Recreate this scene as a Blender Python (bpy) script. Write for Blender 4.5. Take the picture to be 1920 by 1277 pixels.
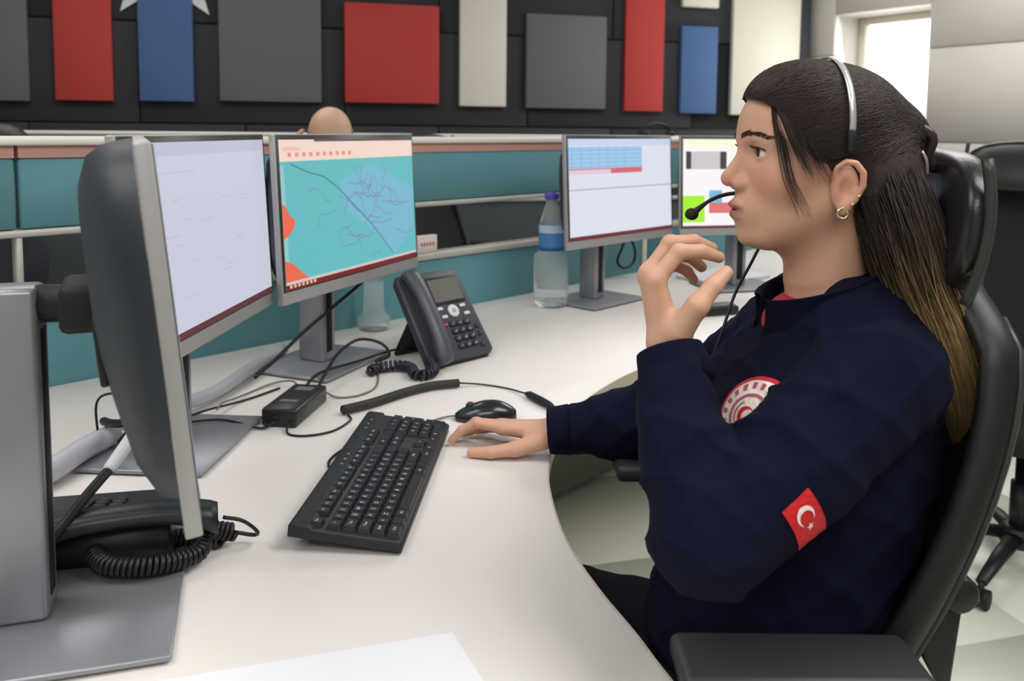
import bpy, bmesh, math, random
import numpy as np
from mathutils import Vector, Matrix, Quaternion

for _o in list(bpy.data.objects):
    bpy.data.objects.remove(_o)
SC = bpy.context.scene
COL = SC.collection
PI = math.pi
rad = math.radians

# ------------------------------------------------------------------ camera
F_PX = 1600.0
PITCH, ROLL = rad(5.0), rad(0.55)
cd = bpy.data.cameras.new('camera')
cam = bpy.data.objects.new('camera', cd)
COL.objects.link(cam)
cd.sensor_fit = 'HORIZONTAL'
cd.sensor_width = 36.0
cd.lens = F_PX / 1920.0 * 36.0
cd.shift_y = -0.1320          # the photograph is a crop from the lower part of a larger frame
cd.clip_start = 0.02
cd.dof.use_dof = True
cd.dof.focus_distance = 1.15
cd.dof.aperture_fstop = 6.3
_fw = Vector((0, math.cos(PITCH), -math.sin(PITCH)))
_r = Vector((1, 0, 0))
_u = _r.cross(_fw)
_r2 = _r * math.cos(ROLL) + _u * math.sin(ROLL)
_u2 = -_r * math.sin(ROLL) + _u * math.cos(ROLL)
_m = Matrix((_r2, _u2, -_fw)).transposed().to_4x4()
_m.translation = Vector((0, 0, 1.27))
cam.matrix_world = _m
SC.camera = cam

# ------------------------------------------------------------------ world, lights, exposure
w = bpy.data.worlds.new('world')
SC.world = w
w.use_nodes = True
w.node_tree.nodes['Background'].inputs[0].default_value = (1.0, 0.985, 0.95, 1)
w.node_tree.nodes['Background'].inputs[1].default_value = 3.2

def area(name, loc, size, energy, color=(1, 1, 1), aim=None):
    l = bpy.data.lights.new(name, 'AREA')
    l.shape = 'RECTANGLE'
    l.size, l.size_y = size
    l.energy = energy
    l.color = color
    o = bpy.data.objects.new(name, l)
    COL.objects.link(o)
    o.location = loc
    if aim is not None:
        o.rotation_euler = (Vector(aim) - Vector(loc)).to_track_quat('-Z', 'Y').to_euler()
    return o

WARM = (1.0, 0.99, 0.98)
for (lx, ly, e) in ((-1.6, 0.6, 34), (1.6, 0.6, 54), (-1.6, 3.6, 25), (1.9, 4.2, 46), (0.0, -1.4, 48)):
    area('ceiling_lamp', (lx, ly, 2.84), (1.8, 1.2), e, WARM)
# daylight arriving through the window of the right wall
area('window_daylight', (2.60, 5.92, 1.62), (0.66, 0.85), 12, (1.0, 0.98, 0.95), aim=(1.2, 4.9, 1.25))

SC.view_settings.view_transform = 'Standard'
SC.view_settings.look = 'None'
SC.view_settings.gamma = 1.0
SC.view_settings.use_curve_mapping = False
SC.view_settings.exposure = 0.0
EXPO = 2.0 ** SC.view_settings.exposure

# ------------------------------------------------------------------ materials
def s2l(c):
    return tuple(((v / 255.0) / 12.92 if v / 255.0 <= 0.04045 else ((v / 255.0 + 0.055) / 1.055) ** 2.4) for v in c)

MATS = {}
def mat(name, rgb, rough=0.5, metal=0.0, var=0.0, vscale=30.0, bump=0.0, bscale=300.0, spec=0.5, sheen=0.0,
        trans=0.0, ior=1.45, coat=0.0, sss=0.0, stretch=None):
    if name in MATS:
        return MATS[name]
    m = bpy.data.materials.new(name)
    m.use_nodes = True
    nt = m.node_tree
    b = nt.nodes['Principled BSDF']
    c = s2l(rgb)
    b.inputs['Base Color'].default_value = (*c, 1)
    b.inputs['Roughness'].default_value = rough
    b.inputs['Metallic'].default_value = metal
    b.inputs['Specular IOR Level'].default_value = spec
    b.inputs['IOR'].default_value = ior
    b.inputs['Transmission Weight'].default_value = trans
    b.inputs['Coat Weight'].default_value = coat
    if sheen:
        b.inputs['Sheen Weight'].default_value = sheen
        b.inputs['Sheen Roughness'].default_value = 0.5
    if sss:
        b.inputs['Subsurface Weight'].default_value = sss
        b.inputs['Subsurface Radius'].default_value = (0.012, 0.004, 0.002)
        b.inputs['Subsurface Scale'].default_value = 0.6
    tc = nt.nodes.new('ShaderNodeTexCoord')
    vec = tc.outputs['Object']
    if stretch:
        mp = nt.nodes.new('ShaderNodeMapping')
        mp.inputs['Scale'].default_value = stretch
        nt.links.new(vec, mp.inputs['Vector'])
        vec = mp.outputs['Vector']
    if var:
        n = nt.nodes.new('ShaderNodeTexNoise')
        n.inputs['Scale'].default_value = vscale
        n.inputs['Detail'].default_value = 4
        nt.links.new(vec, n.inputs['Vector'])
        mx = nt.nodes.new('ShaderNodeMix')
        mx.data_type = 'RGBA'
        mx.inputs[6].default_value = (*[v * (1 - var) for v in c], 1)
        mx.inputs[7].default_value = (*[min(1, v * (1 + var)) for v in c], 1)
        nt.links.new(n.outputs['Fac'], mx.inputs[0])
        nt.links.new(mx.outputs[2], b.inputs['Base Color'])
    if bump:
        n2 = nt.nodes.new('ShaderNodeTexNoise')
        n2.inputs['Scale'].default_value = bscale
        n2.inputs['Detail'].default_value = 3
        nt.links.new(vec, n2.inputs['Vector'])
        bp = nt.nodes.new('ShaderNodeBump')
        bp.inputs['Strength'].default_value = bump
        bp.inputs['Distance'].default_value = 0.002
        nt.links.new(n2.outputs['Fac'], bp.inputs['Height'])
        nt.links.new(bp.outputs['Normal'], b.inputs['Normal'])
    MATS[name] = m
    return m

def emit(name, rgb, k=1.0):
    if name in MATS:
        return MATS[name]
    m = bpy.data.materials.new(name)
    m.use_nodes = True
    b = m.node_tree.nodes['Principled BSDF']
    b.inputs['Base Color'].default_value = (0.01, 0.01, 0.01, 1)
    b.inputs['Roughness'].default_value = 0.5
    b.inputs['Specular IOR Level'].default_value = 0.15
    b.inputs['Emission Color'].default_value = (*s2l(rgb), 1)
    b.inputs['Emission Strength'].default_value = k / EXPO
    MATS[name] = m
    return m

DESK = mat('desk_laminate', (224, 218, 213), 0.42, var=0.02, vscale=6)
EDGE = mat('desk_edge', (190, 176, 158), 0.5)
TEAL = mat('teal_fabric', (88, 137, 145), 0.85, var=0.06, vscale=60, bump=0.25, bscale=500)
PINK = mat('salmon_strip', (196, 150, 138), 0.7)
CAPW = mat('partition_cap', (230, 227, 218), 0.4)
ALU = mat('aluminium_rail', (186, 184, 176), 0.45, metal=0.15)
SILVER = mat('silver_plastic', (168, 167, 166), 0.42, metal=0.3, var=0.03, vscale=40)
SILV2 = mat('silver_stand', (148, 149, 155), 0.35, metal=0.5, var=0.03, vscale=14)
BLACKP = mat('black_plastic', (30, 30, 32), 0.45)
BLACKM = mat('matte_black', (22, 22, 24), 0.62)
CHAR = mat('charcoal_housing', (44, 50, 57), 0.5, bump=0.05)
DARK = mat('dark_bezel', (52, 50, 50), 0.4)
RUBBER = mat('cable_black', (26, 26, 27), 0.5)
GREYC = mat('cable_grey', (110, 110, 105), 0.5)
WHITEP = mat('white_plastic', (222, 222, 226), 0.4)
PAPER = mat('white_paper', (232, 230, 236), 0.7)
KEYM = mat('key_black', (38, 38, 42), 0.42)
KBODY = mat('keyboard_body', (36, 36, 40), 0.5, bump=0.05)
LEGEND = mat('legend_white', (215, 218, 222), 0.5)
WALLD = mat('acoustic_black', (58, 58, 62), 0.9, var=0.08, vscale=90, bump=0.3, bscale=400)
FLOORM = mat('floor_tile', (222, 224, 209), 0.35, var=0.03, vscale=8)
GROUT = mat('floor_grout', (150, 151, 140), 0.6)
WALLB = mat('wall_panel_beige', (206, 201, 193), 0.6, var=0.015, vscale=5)
CEIL = mat('ceiling_white', (226, 226, 224), 0.7)
GLASS = mat('glass', (250, 252, 252), 0.02, trans=1.0, ior=1.05, spec=0.3)

# ------------------------------------------------------------------ mesh helpers
def T(x=0, y=0, z=0):
    return Matrix.Translation((x, y, z))
def RX(a): return Matrix.Rotation(a, 4, 'X')
def RY(a): return Matrix.Rotation(a, 4, 'Y')
def RZ(a): return Matrix.Rotation(a, 4, 'Z')

def catmull(pts, n=8):
    P = [Vector(p) for p in pts]
    out = []
    for i in range(len(P) - 1):
        a = P[i - 1] if i else P[i] * 2 - P[i + 1]
        b, c = P[i], P[i + 1]
        d = P[i + 2] if i + 2 < len(P) else c * 2 - b
        for k in range(n):
            t = k / n
            out.append(0.5 * ((2 * b) + (c - a) * t + (2 * a - 5 * b + 4 * c - d) * t * t + (3 * b - a - 3 * c + d) * t ** 3))
    out.append(P[-1].copy())
    return out

class MB:
    """collects shapes; build() links them as one mesh object"""
    def __init__(self):
        self.v, self.f, self.m, self.mats, self.sm = [], [], [], [], []
    def mi(self, m):
        if m not in self.mats:
            self.mats.append(m)
        return self.mats.index(m)
    def add(self, vs, fs, m, M=None, smooth=False):
        o = len(self.v)
        for p in vs:
            p = Vector(p)
            self.v.append(tuple(M @ p) if M is not None else tuple(p))
        k = self.mi(m)
        for f in fs:
            self.f.append(tuple(i + o for i in f))
            self.m.append(k)
            self.sm.append(smooth)
        return self
    def bm(self, bm, m, M=None, smooth=False):
        bm.verts.ensure_lookup_table()
        bm.verts.index_update()
        vs = [v.co.copy() for v in bm.verts]
        fs = [tuple(v.index for v in f.verts) for f in bm.faces]
        bm.free()
        return self.add(vs, fs, m, M, smooth)
    def box(self, c, s, m, bev=0.0, seg=2, M=None, smooth=False):
        b = bmesh.new()
        bmesh.ops.create_cube(b, size=1.0)
        for v in b.verts:
            v.co = Vector((v.co.x * s[0] + c[0], v.co.y * s[1] + c[1], v.co.z * s[2] + c[2]))
        if bev > 0:
            bmesh.ops.bevel(b, geom=list(b.edges), offset=bev, segments=seg, affect='EDGES', profile=0.5)
        return self.bm(b, m, M, smooth or bev > 0)
    def prism(self, poly, z0, z1, m, M=None, bev=0.0, seg=2, side=None):
        b = bmesh.new()
        lo = [b.verts.new((x, y, z0)) for x, y in poly]
        f = b.faces.new(lo)
        r = bmesh.ops.extrude_face_region(b, geom=[f])
        for e in r['geom']:
            if isinstance(e, bmesh.types.BMVert):
                e.co.z = z1
        bmesh.ops.recalc_face_normals(b, faces=list(b.faces))
        if bev > 0:
            ed = [e for e in b.edges if abs(e.verts[0].co.z - e.verts[1].co.z) < 1e-6]
            bmesh.ops.bevel(b, geom=ed, offset=bev, segments=seg, affect='EDGES', profile=0.5)
        return self.bm(b, m, M, bev > 0)
    def tube(self, pts, r, m, n=8, M=None, cap=True, flat=1.0):
        P = [Vector(p) for p in pts]
        R = r if isinstance(r, (list, tuple)) else [r] * len(P)
        vs, fs = [], []
        up = None
        for i, p in enumerate(P):
            d = (P[min(i + 1, len(P) - 1)] - P[max(i - 1, 0)])
            d = d.normalized() if d.length > 1e-9 else Vector((0, 0, 1))
            if up is None:
                up = Vector((0, 0, 1)) if abs(d.z) < 0.9 else Vector((1, 0, 0))
            a = d.cross(up)
            a = a.normalized() if a.length > 1e-6 else Vector((1, 0, 0))
            up = a.cross(d).normalized()
            for k in range(n):
                t = 2 * PI * k / n
                vs.append(p + (a * math.cos(t) + up * math.sin(t) * flat) * R[i])
        for i in range(len(P) - 1):
            for k in range(n):
                k2 = (k + 1) % n
                fs.append((i * n + k, i * n + k2, (i + 1) * n + k2, (i + 1) * n + k))
        if cap:
            fs.append(tuple(range(n - 1, -1, -1)))
            fs.append(tuple((len(P) - 1) * n + k for k in range(n)))
        return self.add(vs, fs, m, M, True)
    def lathe(self, prof, m, n=24, M=None, smooth=True, cap=True):
        vs, fs = [], []
        for r, z in prof:
            for k in range(n):
                t = 2 * PI * k / n
                vs.append((r * math.cos(t), r * math.sin(t), z))
        for i in range(len(prof) - 1):
            for k in range(n):
                k2 = (k + 1) % n
                fs.append((i * n + k, i * n + k2, (i + 1) * n + k2, (i + 1) * n + k))
        if cap:
            fs.append(tuple(range(n - 1, -1, -1)))
            fs.append(tuple((len(prof) - 1) * n + k for k in range(n)))
        return self.add(vs, fs, m, M, smooth)
    def quad(self, x0, x1, z0, z1, y, m, M=None):      # rectangle facing -y
        return self.add([(x0, y, z0), (x1, y, z0), (x1, y, z1), (x0, y, z1)], [(0, 1, 2, 3)], m, M)
    def poly(self, pts, y, m, M=None):                  # polygon in the x-z plane facing -y
        return self.add([(x, y, z) for x, z in pts], [tuple(range(len(pts)))], m, M)
    def sphere(self, c, s, m, M=None, u=16, v=12):
        b = bmesh.new()
        bmesh.ops.create_uvsphere(b, u_segments=u, v_segments=v, radius=1.0)
        for q in b.verts:
            q.co = Vector((q.co.x * s[0] + c[0], q.co.y * s[1] + c[1], q.co.z * s[2] + c[2]))
        return self.bm(b, m, M, True)
    def mesh(self, name):
        me = bpy.data.meshes.new(name)
        me.from_pydata(self.v, [], self.f)
        for mm in self.mats:
            me.materials.append(mm)
        me.polygons.foreach_set('material_index', self.m)
        me.polygons.foreach_set('use_smooth', self.sm)
        me.update()
        return me
    def build(self, name, parent=None, label=None, kind=None, loc=None):
        me = self.mesh(name)
        if any(self.sm) and not all(self.sm):
            pass
        return link(name, me, parent, label, kind, loc)

def link(name, me, parent=None, label=None, kind=None, loc=None):
    o = bpy.data.objects.new(name, me)
    COL.objects.link(o)
    if parent is not None:
        o.parent = parent
    if loc is not None:
        o.location = loc
    if label:
        o['label'] = label
    if kind:
        o['kind'] = kind
    return o

def thing(name, label, cat, loc=(0, 0, 0), rz=0.0, group=None):
    o = bpy.data.objects.new(name, None)
    o.empty_display_size = 0.05
    COL.objects.link(o)
    o.location = loc
    o.rotation_euler = (0, 0, rz)
    return tag(o, label, cat, group)

def tag(o, label, cat, group=None):
    o['label'] = label
    o['category'] = cat
    if group:
        o['group'] = group
    return o

def wobj(mb, name, label, cat, base, group=None):
    """top-level single mesh whose vertices were given in world space; origin moved to base"""
    b = Vector(base)
    mb.v = [tuple(Vector(p) - b) for p in mb.v]
    o = mb.build(name)
    o.location = b
    return tag(o, label, cat, group)

def wpart(mb, name, parent, label=None):
    b = parent.location
    mb.v = [tuple(Vector(p) - b) for p in mb.v]
    return mb.build(name, parent, label)

def copy_tree(o, parent=None):
    c = o.copy()
    COL.objects.link(c)
    c.parent = parent
    for ch in list(o.children):
        copy_tree(ch, c)
    return c

_GL = {}
def glyph(ch):
    """flat outline of a character as (verts, faces), height about 1, centred"""
    if ch in _GL:
        return _GL[ch]
    cu = bpy.data.curves.new('glyph', 'FONT')
    cu.body = ch
    cu.size = 1.0
    cu.resolution_u = 2
    ob = bpy.data.objects.new('glyph', cu)
    COL.objects.link(ob)
    dg = bpy.context.evaluated_depsgraph_get()
    me = bpy.data.meshes.new_from_object(ob.evaluated_get(dg))
    vs = [v.co.copy() for v in me.vertices]
    fs = [tuple(p.vertices) for p in me.polygons]
    bpy.data.objects.remove(ob)
    bpy.data.curves.remove(cu)
    bpy.data.meshes.remove(me)
    if vs:
        cx = (min(v.x for v in vs) + max(v.x for v in vs)) / 2
        cy = (min(v.y for v in vs) + max(v.y for v in vs)) / 2
        vs = [Vector((v.x - cx, v.y - cy, 0)) for v in vs]
    _GL[ch] = (vs, fs)
    return _GL[ch]

# ------------------------------------------------------------------ room shell
WA = math.atan(0.27)                         # the back wall recedes to the right
WD = Vector((math.cos(WA), math.sin(WA), 0))
def wb(s, z, out=0.0):                       # back-wall coordinates -> world
    return Vector((0, 5.73, 0)) + WD * s + Vector((WD.y, -WD.x, 0)) * out + Vector((0, 0, z))
CORNER = wb(2.14 / WD.x, 0)
RD = Vector((1, -1.5, 0)).normalized()
RN = Vector((-1.5, -1.0, 0)).normalized()    # into the room
def wr(s, z, out=0.0):
    return Vector((CORNER.x, CORNER.y, 0)) + RD * s + RN * out + Vector((0, 0, z))
LEFTX = -4.6
LCOR = wb(LEFTX / WD.x, 0)
RNEAR = wr(11.2, 0)
CEILZ = 2.9

def slab(pts, z0, z1, m, name):
    mb = MB()
    mb.prism([(p.x, p.y) for p in pts], z0, z1, m)
    o = mb.build(name, kind='structure')
    return o
room = [LCOR, CORNER, RNEAR, Vector((LEFTX, RNEAR.y, 0))]
floor = slab(room, -0.06, -0.004, GROUT, 'floor')
slab(room, CEILZ, CEILZ + 0.05, CEIL, 'ceiling')
mbt = MB()
TS = 0.6
mbt.box((0, 0, -0.006), (TS - 0.004, TS - 0.004, 0.012), FLOORM, 0.0015, 1)
tile_me = mbt.mesh('tile')
for i in range(-1, 8):
    for j in range(0, 10):
        p = Vector((0.3, 0.25, 0)) + WD * (i * TS) + Vector((-WD.y, WD.x, 0)) * (j * TS)
        if (p - CORNER).dot(RN) < 0.45 or (p.x * -WD.y + (p.y - 5.73) * WD.x) > -0.45:
            continue
        t = link('tile', tile_me, floor, loc=p)
        t.rotation_euler = (0, 0, WA)

def wallbox(a, b, z0, z1, m, name, thick=0.1, nrm=None):
    mb = MB()
    n = nrm * -thick
    mb.prism([(a.x, a.y), (b.x, b.y), (b.x + n.x, b.y + n.y), (a.x + n.x, a.y + n.y)], z0, z1, m)
    return mb.build(name, kind='structure')
BN = Vector((WD.y, -WD.x, 0))
wall_back = wallbox(LCOR, CORNER, 0, CEILZ, mat('wall_back_base', (34, 34, 36), 0.9), 'wall_back', nrm=BN)
wallbox(LCOR, Vector((LEFTX, RNEAR.y, 0)), 0, CEILZ, WALLB, 'wall_left', nrm=Vector((1, 0, 0)))
wallbox(Vector((LEFTX, RNEAR.y, 0)), RNEAR, 0, CEILZ, WALLB, 'wall_front', nrm=Vector((0, 1, 0)))
# dark acoustic backing boards with recessed joints
def wbM(s, z, out):
    p = wb(s, z, out)
    M = Matrix((Vector((WD.x, WD.y, 0)), -BN, Vector((0, 0, 1)))).transposed().to_4x4()
    M.translation = p
    return M
bw, bh = 1.2, 0.6
mbk = MB()
mbk.box((0, 0, 0), (bw - 0.008, 0.02, bh - 0.008), WALLD, 0.004, 1)
bme = mbk.mesh('backing_panel')
for i in range(-4, 2):
    for j in range(5):
        s0 = 0.095 + (i + 0.5) * bw + (0.0 if j % 2 == 0 else 0.6)
        if s0 + bw / 2 > CORNER.x / WD.x:
            continue
        z0 = 0.095 + (j + 0.5) * bh
        if z0 + bh / 2 > CEILZ:
            continue
        t = link('backing_panel', bme, wall_back)
        t.matrix_world = wbM(s0, z0, 0.01)
# right wall: beige panels around a window recess
SW0, SW1, ZW0, ZW1 = 0.235, 0.93, 1.0, 2.10
wall_right = bpy.data.objects.new('wall_right', None)
def rwM(s, z, out):
    M = Matrix((Vector((RD.x, RD.y, 0)), -RN, Vector((0, 0, 1)))).transposed().to_4x4()
    M.translation = wr(s, z, out)
    return M
mw = MB()
I4 = rwM(0, 0, 0)
def rbox(mb, s0, s1, z0, z1, o0, o1, m, bev=0.0):
    mb.box(((s0 + s1) / 2, -(o0 + o1) / 2, (z0 + z1) / 2), (s1 - s0, o1 - o0, z1 - z0), m, bev, 1, M=I4)
rbox(mw, 0, SW0, 0, CEILZ, -0.34, -0.012, WALLB)
rbox(mw, SW0, SW1, 0, ZW0, -0.34, -0.012, WALLB)
rbox(mw, SW0, SW1, ZW1, CEILZ, -0.34, -0.012, WALLB)
rbox(mw, SW1, 11.2, 0, CEILZ, -0.34, -0.012, WALLB)
wall_right = mw.build('wall_right', kind='structure')
def rpan(s0, s1, z0, z1):
    mb = MB()
    g = 0.004
    rbox(mb, s0 + g, s1 - g, z0 + g, z1 - g, -0.012, 0.0, WALLB, 0.002)
    mb.build('wall_panel', wall_right)
for z0, z1 in ((0.0, 0.62), (0.62, 1.22), (1.22, 1.82), (1.82, 2.42), (2.42, CEILZ)):
    for s0, s1 in ((0.0, SW0), (SW0, SW1), (SW1, 2.13), (2.13, 3.33), (3.33, 4.53), (4.53, 5.73)):
        if (s0, s1) == (SW0, SW1):
            if z1 <= ZW0: rpan(s0, s1, z0, z1)
            elif z0 < ZW0: rpan(s0, s1, z0, ZW0)
            if z1 > ZW1: rpan(s0, s1, max(z0, ZW1), z1)
        else:
            rpan(s0, s1, z0, z1)
mt = MB()
mt.box((CORNER.x - 0.04, CORNER.y - 0.05, CEILZ / 2), (0.07, 0.05, CEILZ), mat('corner_trim', (52, 56, 64), 0.6), 0.004, 1)
mt.build('trim_1', kind='structure')
win = bpy.data.objects.new('window_1', None)
mwf = MB()
FR = mat('window_frame_white', (228, 222, 210), 0.5)
for (a, b, c, d) in ((SW0, SW0 + 0.05, ZW0, ZW1), (SW1 - 0.05, SW1, ZW0, ZW1), (SW0 + 0.05, SW1 - 0.05, ZW0, ZW0 + 0.05), (SW0 + 0.05, SW1 - 0.05, ZW1 - 0.05, ZW1)):
    rbox(mwf, a, b, c, d, -0.33, -0.27, FR, 0.004)
win = mwf.build('window_1', kind='structure')
mp = MB()
rbox(mp, SW0 + 0.05, SW1 - 0.05, ZW0 + 0.05, ZW1 - 0.05, -0.304, -0.298, GLASS)
mp.build('pane', win)

# ------------------------------------------------------------------ coloured boards on the back wall
BRED = mat('board_red', (192, 68, 64), 0.85, var=0.05, vscale=60, bump=0.2)
BBLU = mat('board_blue', (80, 110, 158), 0.85, var=0.05, vscale=60, bump=0.2)
BGRY = mat('board_grey', (110, 110, 111), 0.85, var=0.05, vscale=60, bump=0.2)
BCRM = mat('board_cream', (236, 231, 218), 0.85, var=0.04, vscale=60, bump=0.2)
def board(x0, x1, z0, z1, m, label):
    s0, s1 = x0 / WD.x, x1 / WD.x
    mb = MB()
    mb.box((0, 0, (z1 - z0) / 2), (s1 - s0, 0.045, z1 - z0), m, 0.006, 2)
    o = mb.build('acoustic_board')
    o.matrix_world = wbM((s0 + s1) / 2, z0, 0.02 + 0.0225)
    return tag(o, label, 'wall panel', 'coloured acoustic boards on the dark wall')
ZB = 1.422
board(-3.37, -2.785, 1.412, 2.35, BGRY, 'dark grey wall board at the left edge, beside a tall red board')
board(-2.655, -2.358, 1.42, 2.62, BRED, 'tall narrow red wall board, leftmost of the red ones')
board(-2.22, -1.928, 1.424, 2.62, BBLU, 'tall narrow blue wall board hanging over the white star')
board(-1.786, -1.206, 1.432, 2.35, BGRY, 'wide grey wall board between the blue board and the red square')
board(-1.068, -0.492, 1.436, 2.057, BRED, 'square red wall board above the bald man')
board(-0.361, -0.062, 1.426, 2.62, BCRM, 'narrow cream wall board right of the red square')
board(0.071, 0.612, 1.421, 2.04, BGRY, 'square grey wall board right of the narrow cream board')
board(0.744, 1.02, 1.411, 2.62, BRED, 'narrow red wall board between grey square and small blue board')
board(1.148, 1.415, 1.402, 2.005, BBLU, 'small blue wall board just left of the large cream board')
board(1.148, 1.415, 2.135, 2.62, BCRM, 'cream wall board hanging above the small blue board')
board(1.527, 2.045, 1.397, 2.62, BCRM, 'wide cream wall board behind the woman\'s head, next to the corner')
# white star, its two lower points show left and right of the blue board
ms = MB()
sx, sz = -2.075 / WD.x, 2.285
RS = 0.42
pts = []
for k in range(10):
    a = PI / 2 + k * PI / 5
    rr = RS if k % 2 == 0 else RS * 0.42
    pts.append((rr * math.cos(a), rr * math.sin(a)))
ms.prism(pts, -0.008, 0.008, mat('star_white', (226, 226, 226), 0.6))
st = ms.build('wall_star')
st.matrix_world = wbM(sx, sz, 0.028 - 0.0) @ RX(PI / 2)
tag(st, 'white five-pointed star on the dark wall behind the blue board', 'star')

# ------------------------------------------------------------------ partitions
def partition(a0, b0, x0, x1, posts, label, glass=True, TEAL=TEAL):
    """screen along Y = a0 + b0 X, from x0 to x1"""
    ang = math.atan(b0)
    c = math.cos(ang)
    L0, L1 = x0 / c, x1 / c
    root = thing('desk_partition', label, 'partition', (0, a0, 0), ang)
    def bxp(z0, z1, m, name, th, l0=L0, l1=L1, bev=0.0):
        mb = MB()
        mb.box(((l0 + l1) / 2, th / 2 if False else 0.0, (z0 + z1) / 2), (l1 - l0, th, z1 - z0), m, bev, 1)
        return mb.build(name, root)
    ed = [L0] + [p / c for p in posts] + [L1]
    for i in range(len(ed) - 1):
        l0, l1 = ed[i] + 0.004, ed[i + 1] - 0.004
        bxp(0.02, 0.895, TEAL, 'lower_panel', 0.034, l0, l1, 0.004)
        bxp(1.066, 1.205, TEAL, 'upper_panel', 0.034, l0, l1, 0.004)
        bxp(1.207, 1.232, PINK, 'top_strip', 0.03, l0, l1)
        if glass:
            bxp(0.915, 1.048, GLASS, 'glass_pane', 0.004, l0, l1)
    bxp(0.895, 0.915, ALU, 'sill_rail', 0.05, bev=0.003)
    bxp(1.05, 1.064, ALU, 'glass_rail', 0.038, bev=0.003)
    bxp(1.232, 1.25, CAPW, 'cap', 0.055, bev=0.003)
    for p in posts:
        bxp(0.915, 1.05, ALU, 'glass_post', 0.03, p / c - 0.006, p / c + 0.006, 0.002)
        bxp(0.0, 0.895, CAPW, 'lower_post', 0.044, p / c - 0.014, p / c + 0.014, 0.003)
    return root
partition(2.73, 1.06, -1.75, 1.75, (-0.985, 0.495), 'teal screen with a glass strip standing along the back of the desk')
partition(4.55, 0.25, -4.3, 1.05, (-2.6, -0.9), 'dark grey screen with a white cap below the coloured wall boards', TEAL=mat('charcoal_fabric', (62, 68, 70), 0.85, var=0.06, vscale=60, bump=0.25, bscale=500))

# ------------------------------------------------------------------ desk
DZ = 0.74
edge_pts = [(0.30, 0.35), (0.225, 0.60), (0.160, 0.784), (0.135, 0.865), (0.104, 0.955), (0.074, 1.072), (0.061, 1.202), (0.061, 1.301),
            (0.074, 1.416), (0.104, 1.539), (0.165, 1.685), (0.277, 1.862), (0.45, 2.05), (0.75, 2.28), (1.05, 2.50), (1.3, 2.72)]
ecv = [(p.x, p.y) for p in catmull([(x, y, 0) for x, y in edge_pts], 6)]
def pl(x): return 2.73 + 1.06 * x - 0.032
back = [(1.3, pl(1.3)), (-1.4, pl(-1.4)), (-1.4, 0.35)]
desk = thing('desk', 'cream curved desk with a concave front edge around the seated woman', 'desk', (0, 0, 0))
md = MB()
md.prism(ecv + back, DZ - 0.026, DZ, DESK, bev=0.0015, seg=1)
md.build('worktop', desk)
me_ = MB()
vs, fs = [], []
n = len(ecv)
for (x, y) in ecv:
    vs += [(x, y, DZ - 0.0265), (x, y, DZ - 0.0012)]
# thin band wrapped on the curved front edge
def offs(i, d):
    a = Vector((*ecv[max(i - 1, 0)], 0)); b = Vector((*ecv[min(i + 1, n - 1)], 0))
    t = (b - a).normalized()
    return (ecv[i][0] + t.y * d, ecv[i][1] - t.x * d)
band = [offs(i, 0.0015) for i in range(n)]
vs = []
for i in range(n):
    vs += [(*ecv[i], DZ - 0.027), (*band[i], DZ - 0.027), (*band[i], DZ - 0.0008), (*ecv[i], DZ - 0.0008)]
for i in range(n - 1):
    for k in range(4):
        k2 = (k + 1) % 4
        fs.append((i * 4 + k, i * 4 + k2, (i + 1) * 4 + k2, (i + 1) * 4 + k))
me_.add(vs, fs, EDGE, smooth=False)
me_.build('edge_band', desk)
for (x, y) in ((-1.2, 0.6), (-1.2, 1.25), (-0.2, 0.5), (0.95, 3.2), (-0.35, 2.0)):
    ml = MB()
    ml.box((x, y, (DZ - 0.027) / 2), (0.06, 0.06, DZ - 0.027), ALU, 0.004, 1)
    ml.build('leg', desk)
mm = MB()
mm.prism([(-1.3, pl(-1.3) - 0.02), (-1.3, pl(-1.3) - 0.045), (1.25, pl(1.25) - 0.045), (1.25, pl(1.25) - 0.02)], 0.03, DZ - 0.028, mat('modesty_grey', (112, 111, 106), 0.6))
mm.build('modesty_panel', desk)
# low black cabinets along the right wall
def cabinet_unit():
    root = thing('low_cabinet', 'low black cabinet against the beige right wall, first from the window', 'cabinet', (0, 0, 0), 0, 'low cabinets along the right wall')
    CB = mat('cabinet_black', (34, 34, 36), 0.5)
    mb = MB(); mb.box((0, 0, 0.58), (0.89, 0.40, 1.12), CB, 0.004, 1); mb.build('body', root)
    mb = MB(); mb.box((0, -0.005, 1.15), (0.895, 0.42, 0.02), CB, 0.003, 1); mb.build('top', root)
    for s in (-1, 1):
        mb = MB(); mb.box((s * 0.222, -0.209, 0.58), (0.438, 0.018, 1.10), CB, 0.003, 1); dr = mb.build('door', root)
        mb = MB(); mb.box((s * 0.03, -0.226, 0.68), (0.012, 0.016, 0.14), ALU, 0.003, 1); mb.build('handle', dr)
    mb = MB(); mb.box((0, 0.02, 0.012), (0.85, 0.34, 0.024), BLACKM, 0.0); mb.build('plinth', root)
    return root
cu = cabinet_unit()
ORD = ('first', 'second', 'third', 'fourth')
for k in range(4):
    c_ = cu if k == 0 else copy_tree(cu)
    c_.matrix_world = rwM(1.0 + 0.92 * k, 0.0, 0.215)
    c_['label'] = 'low black cabinet against the beige right wall, %s from the window' % ORD[k]

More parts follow.
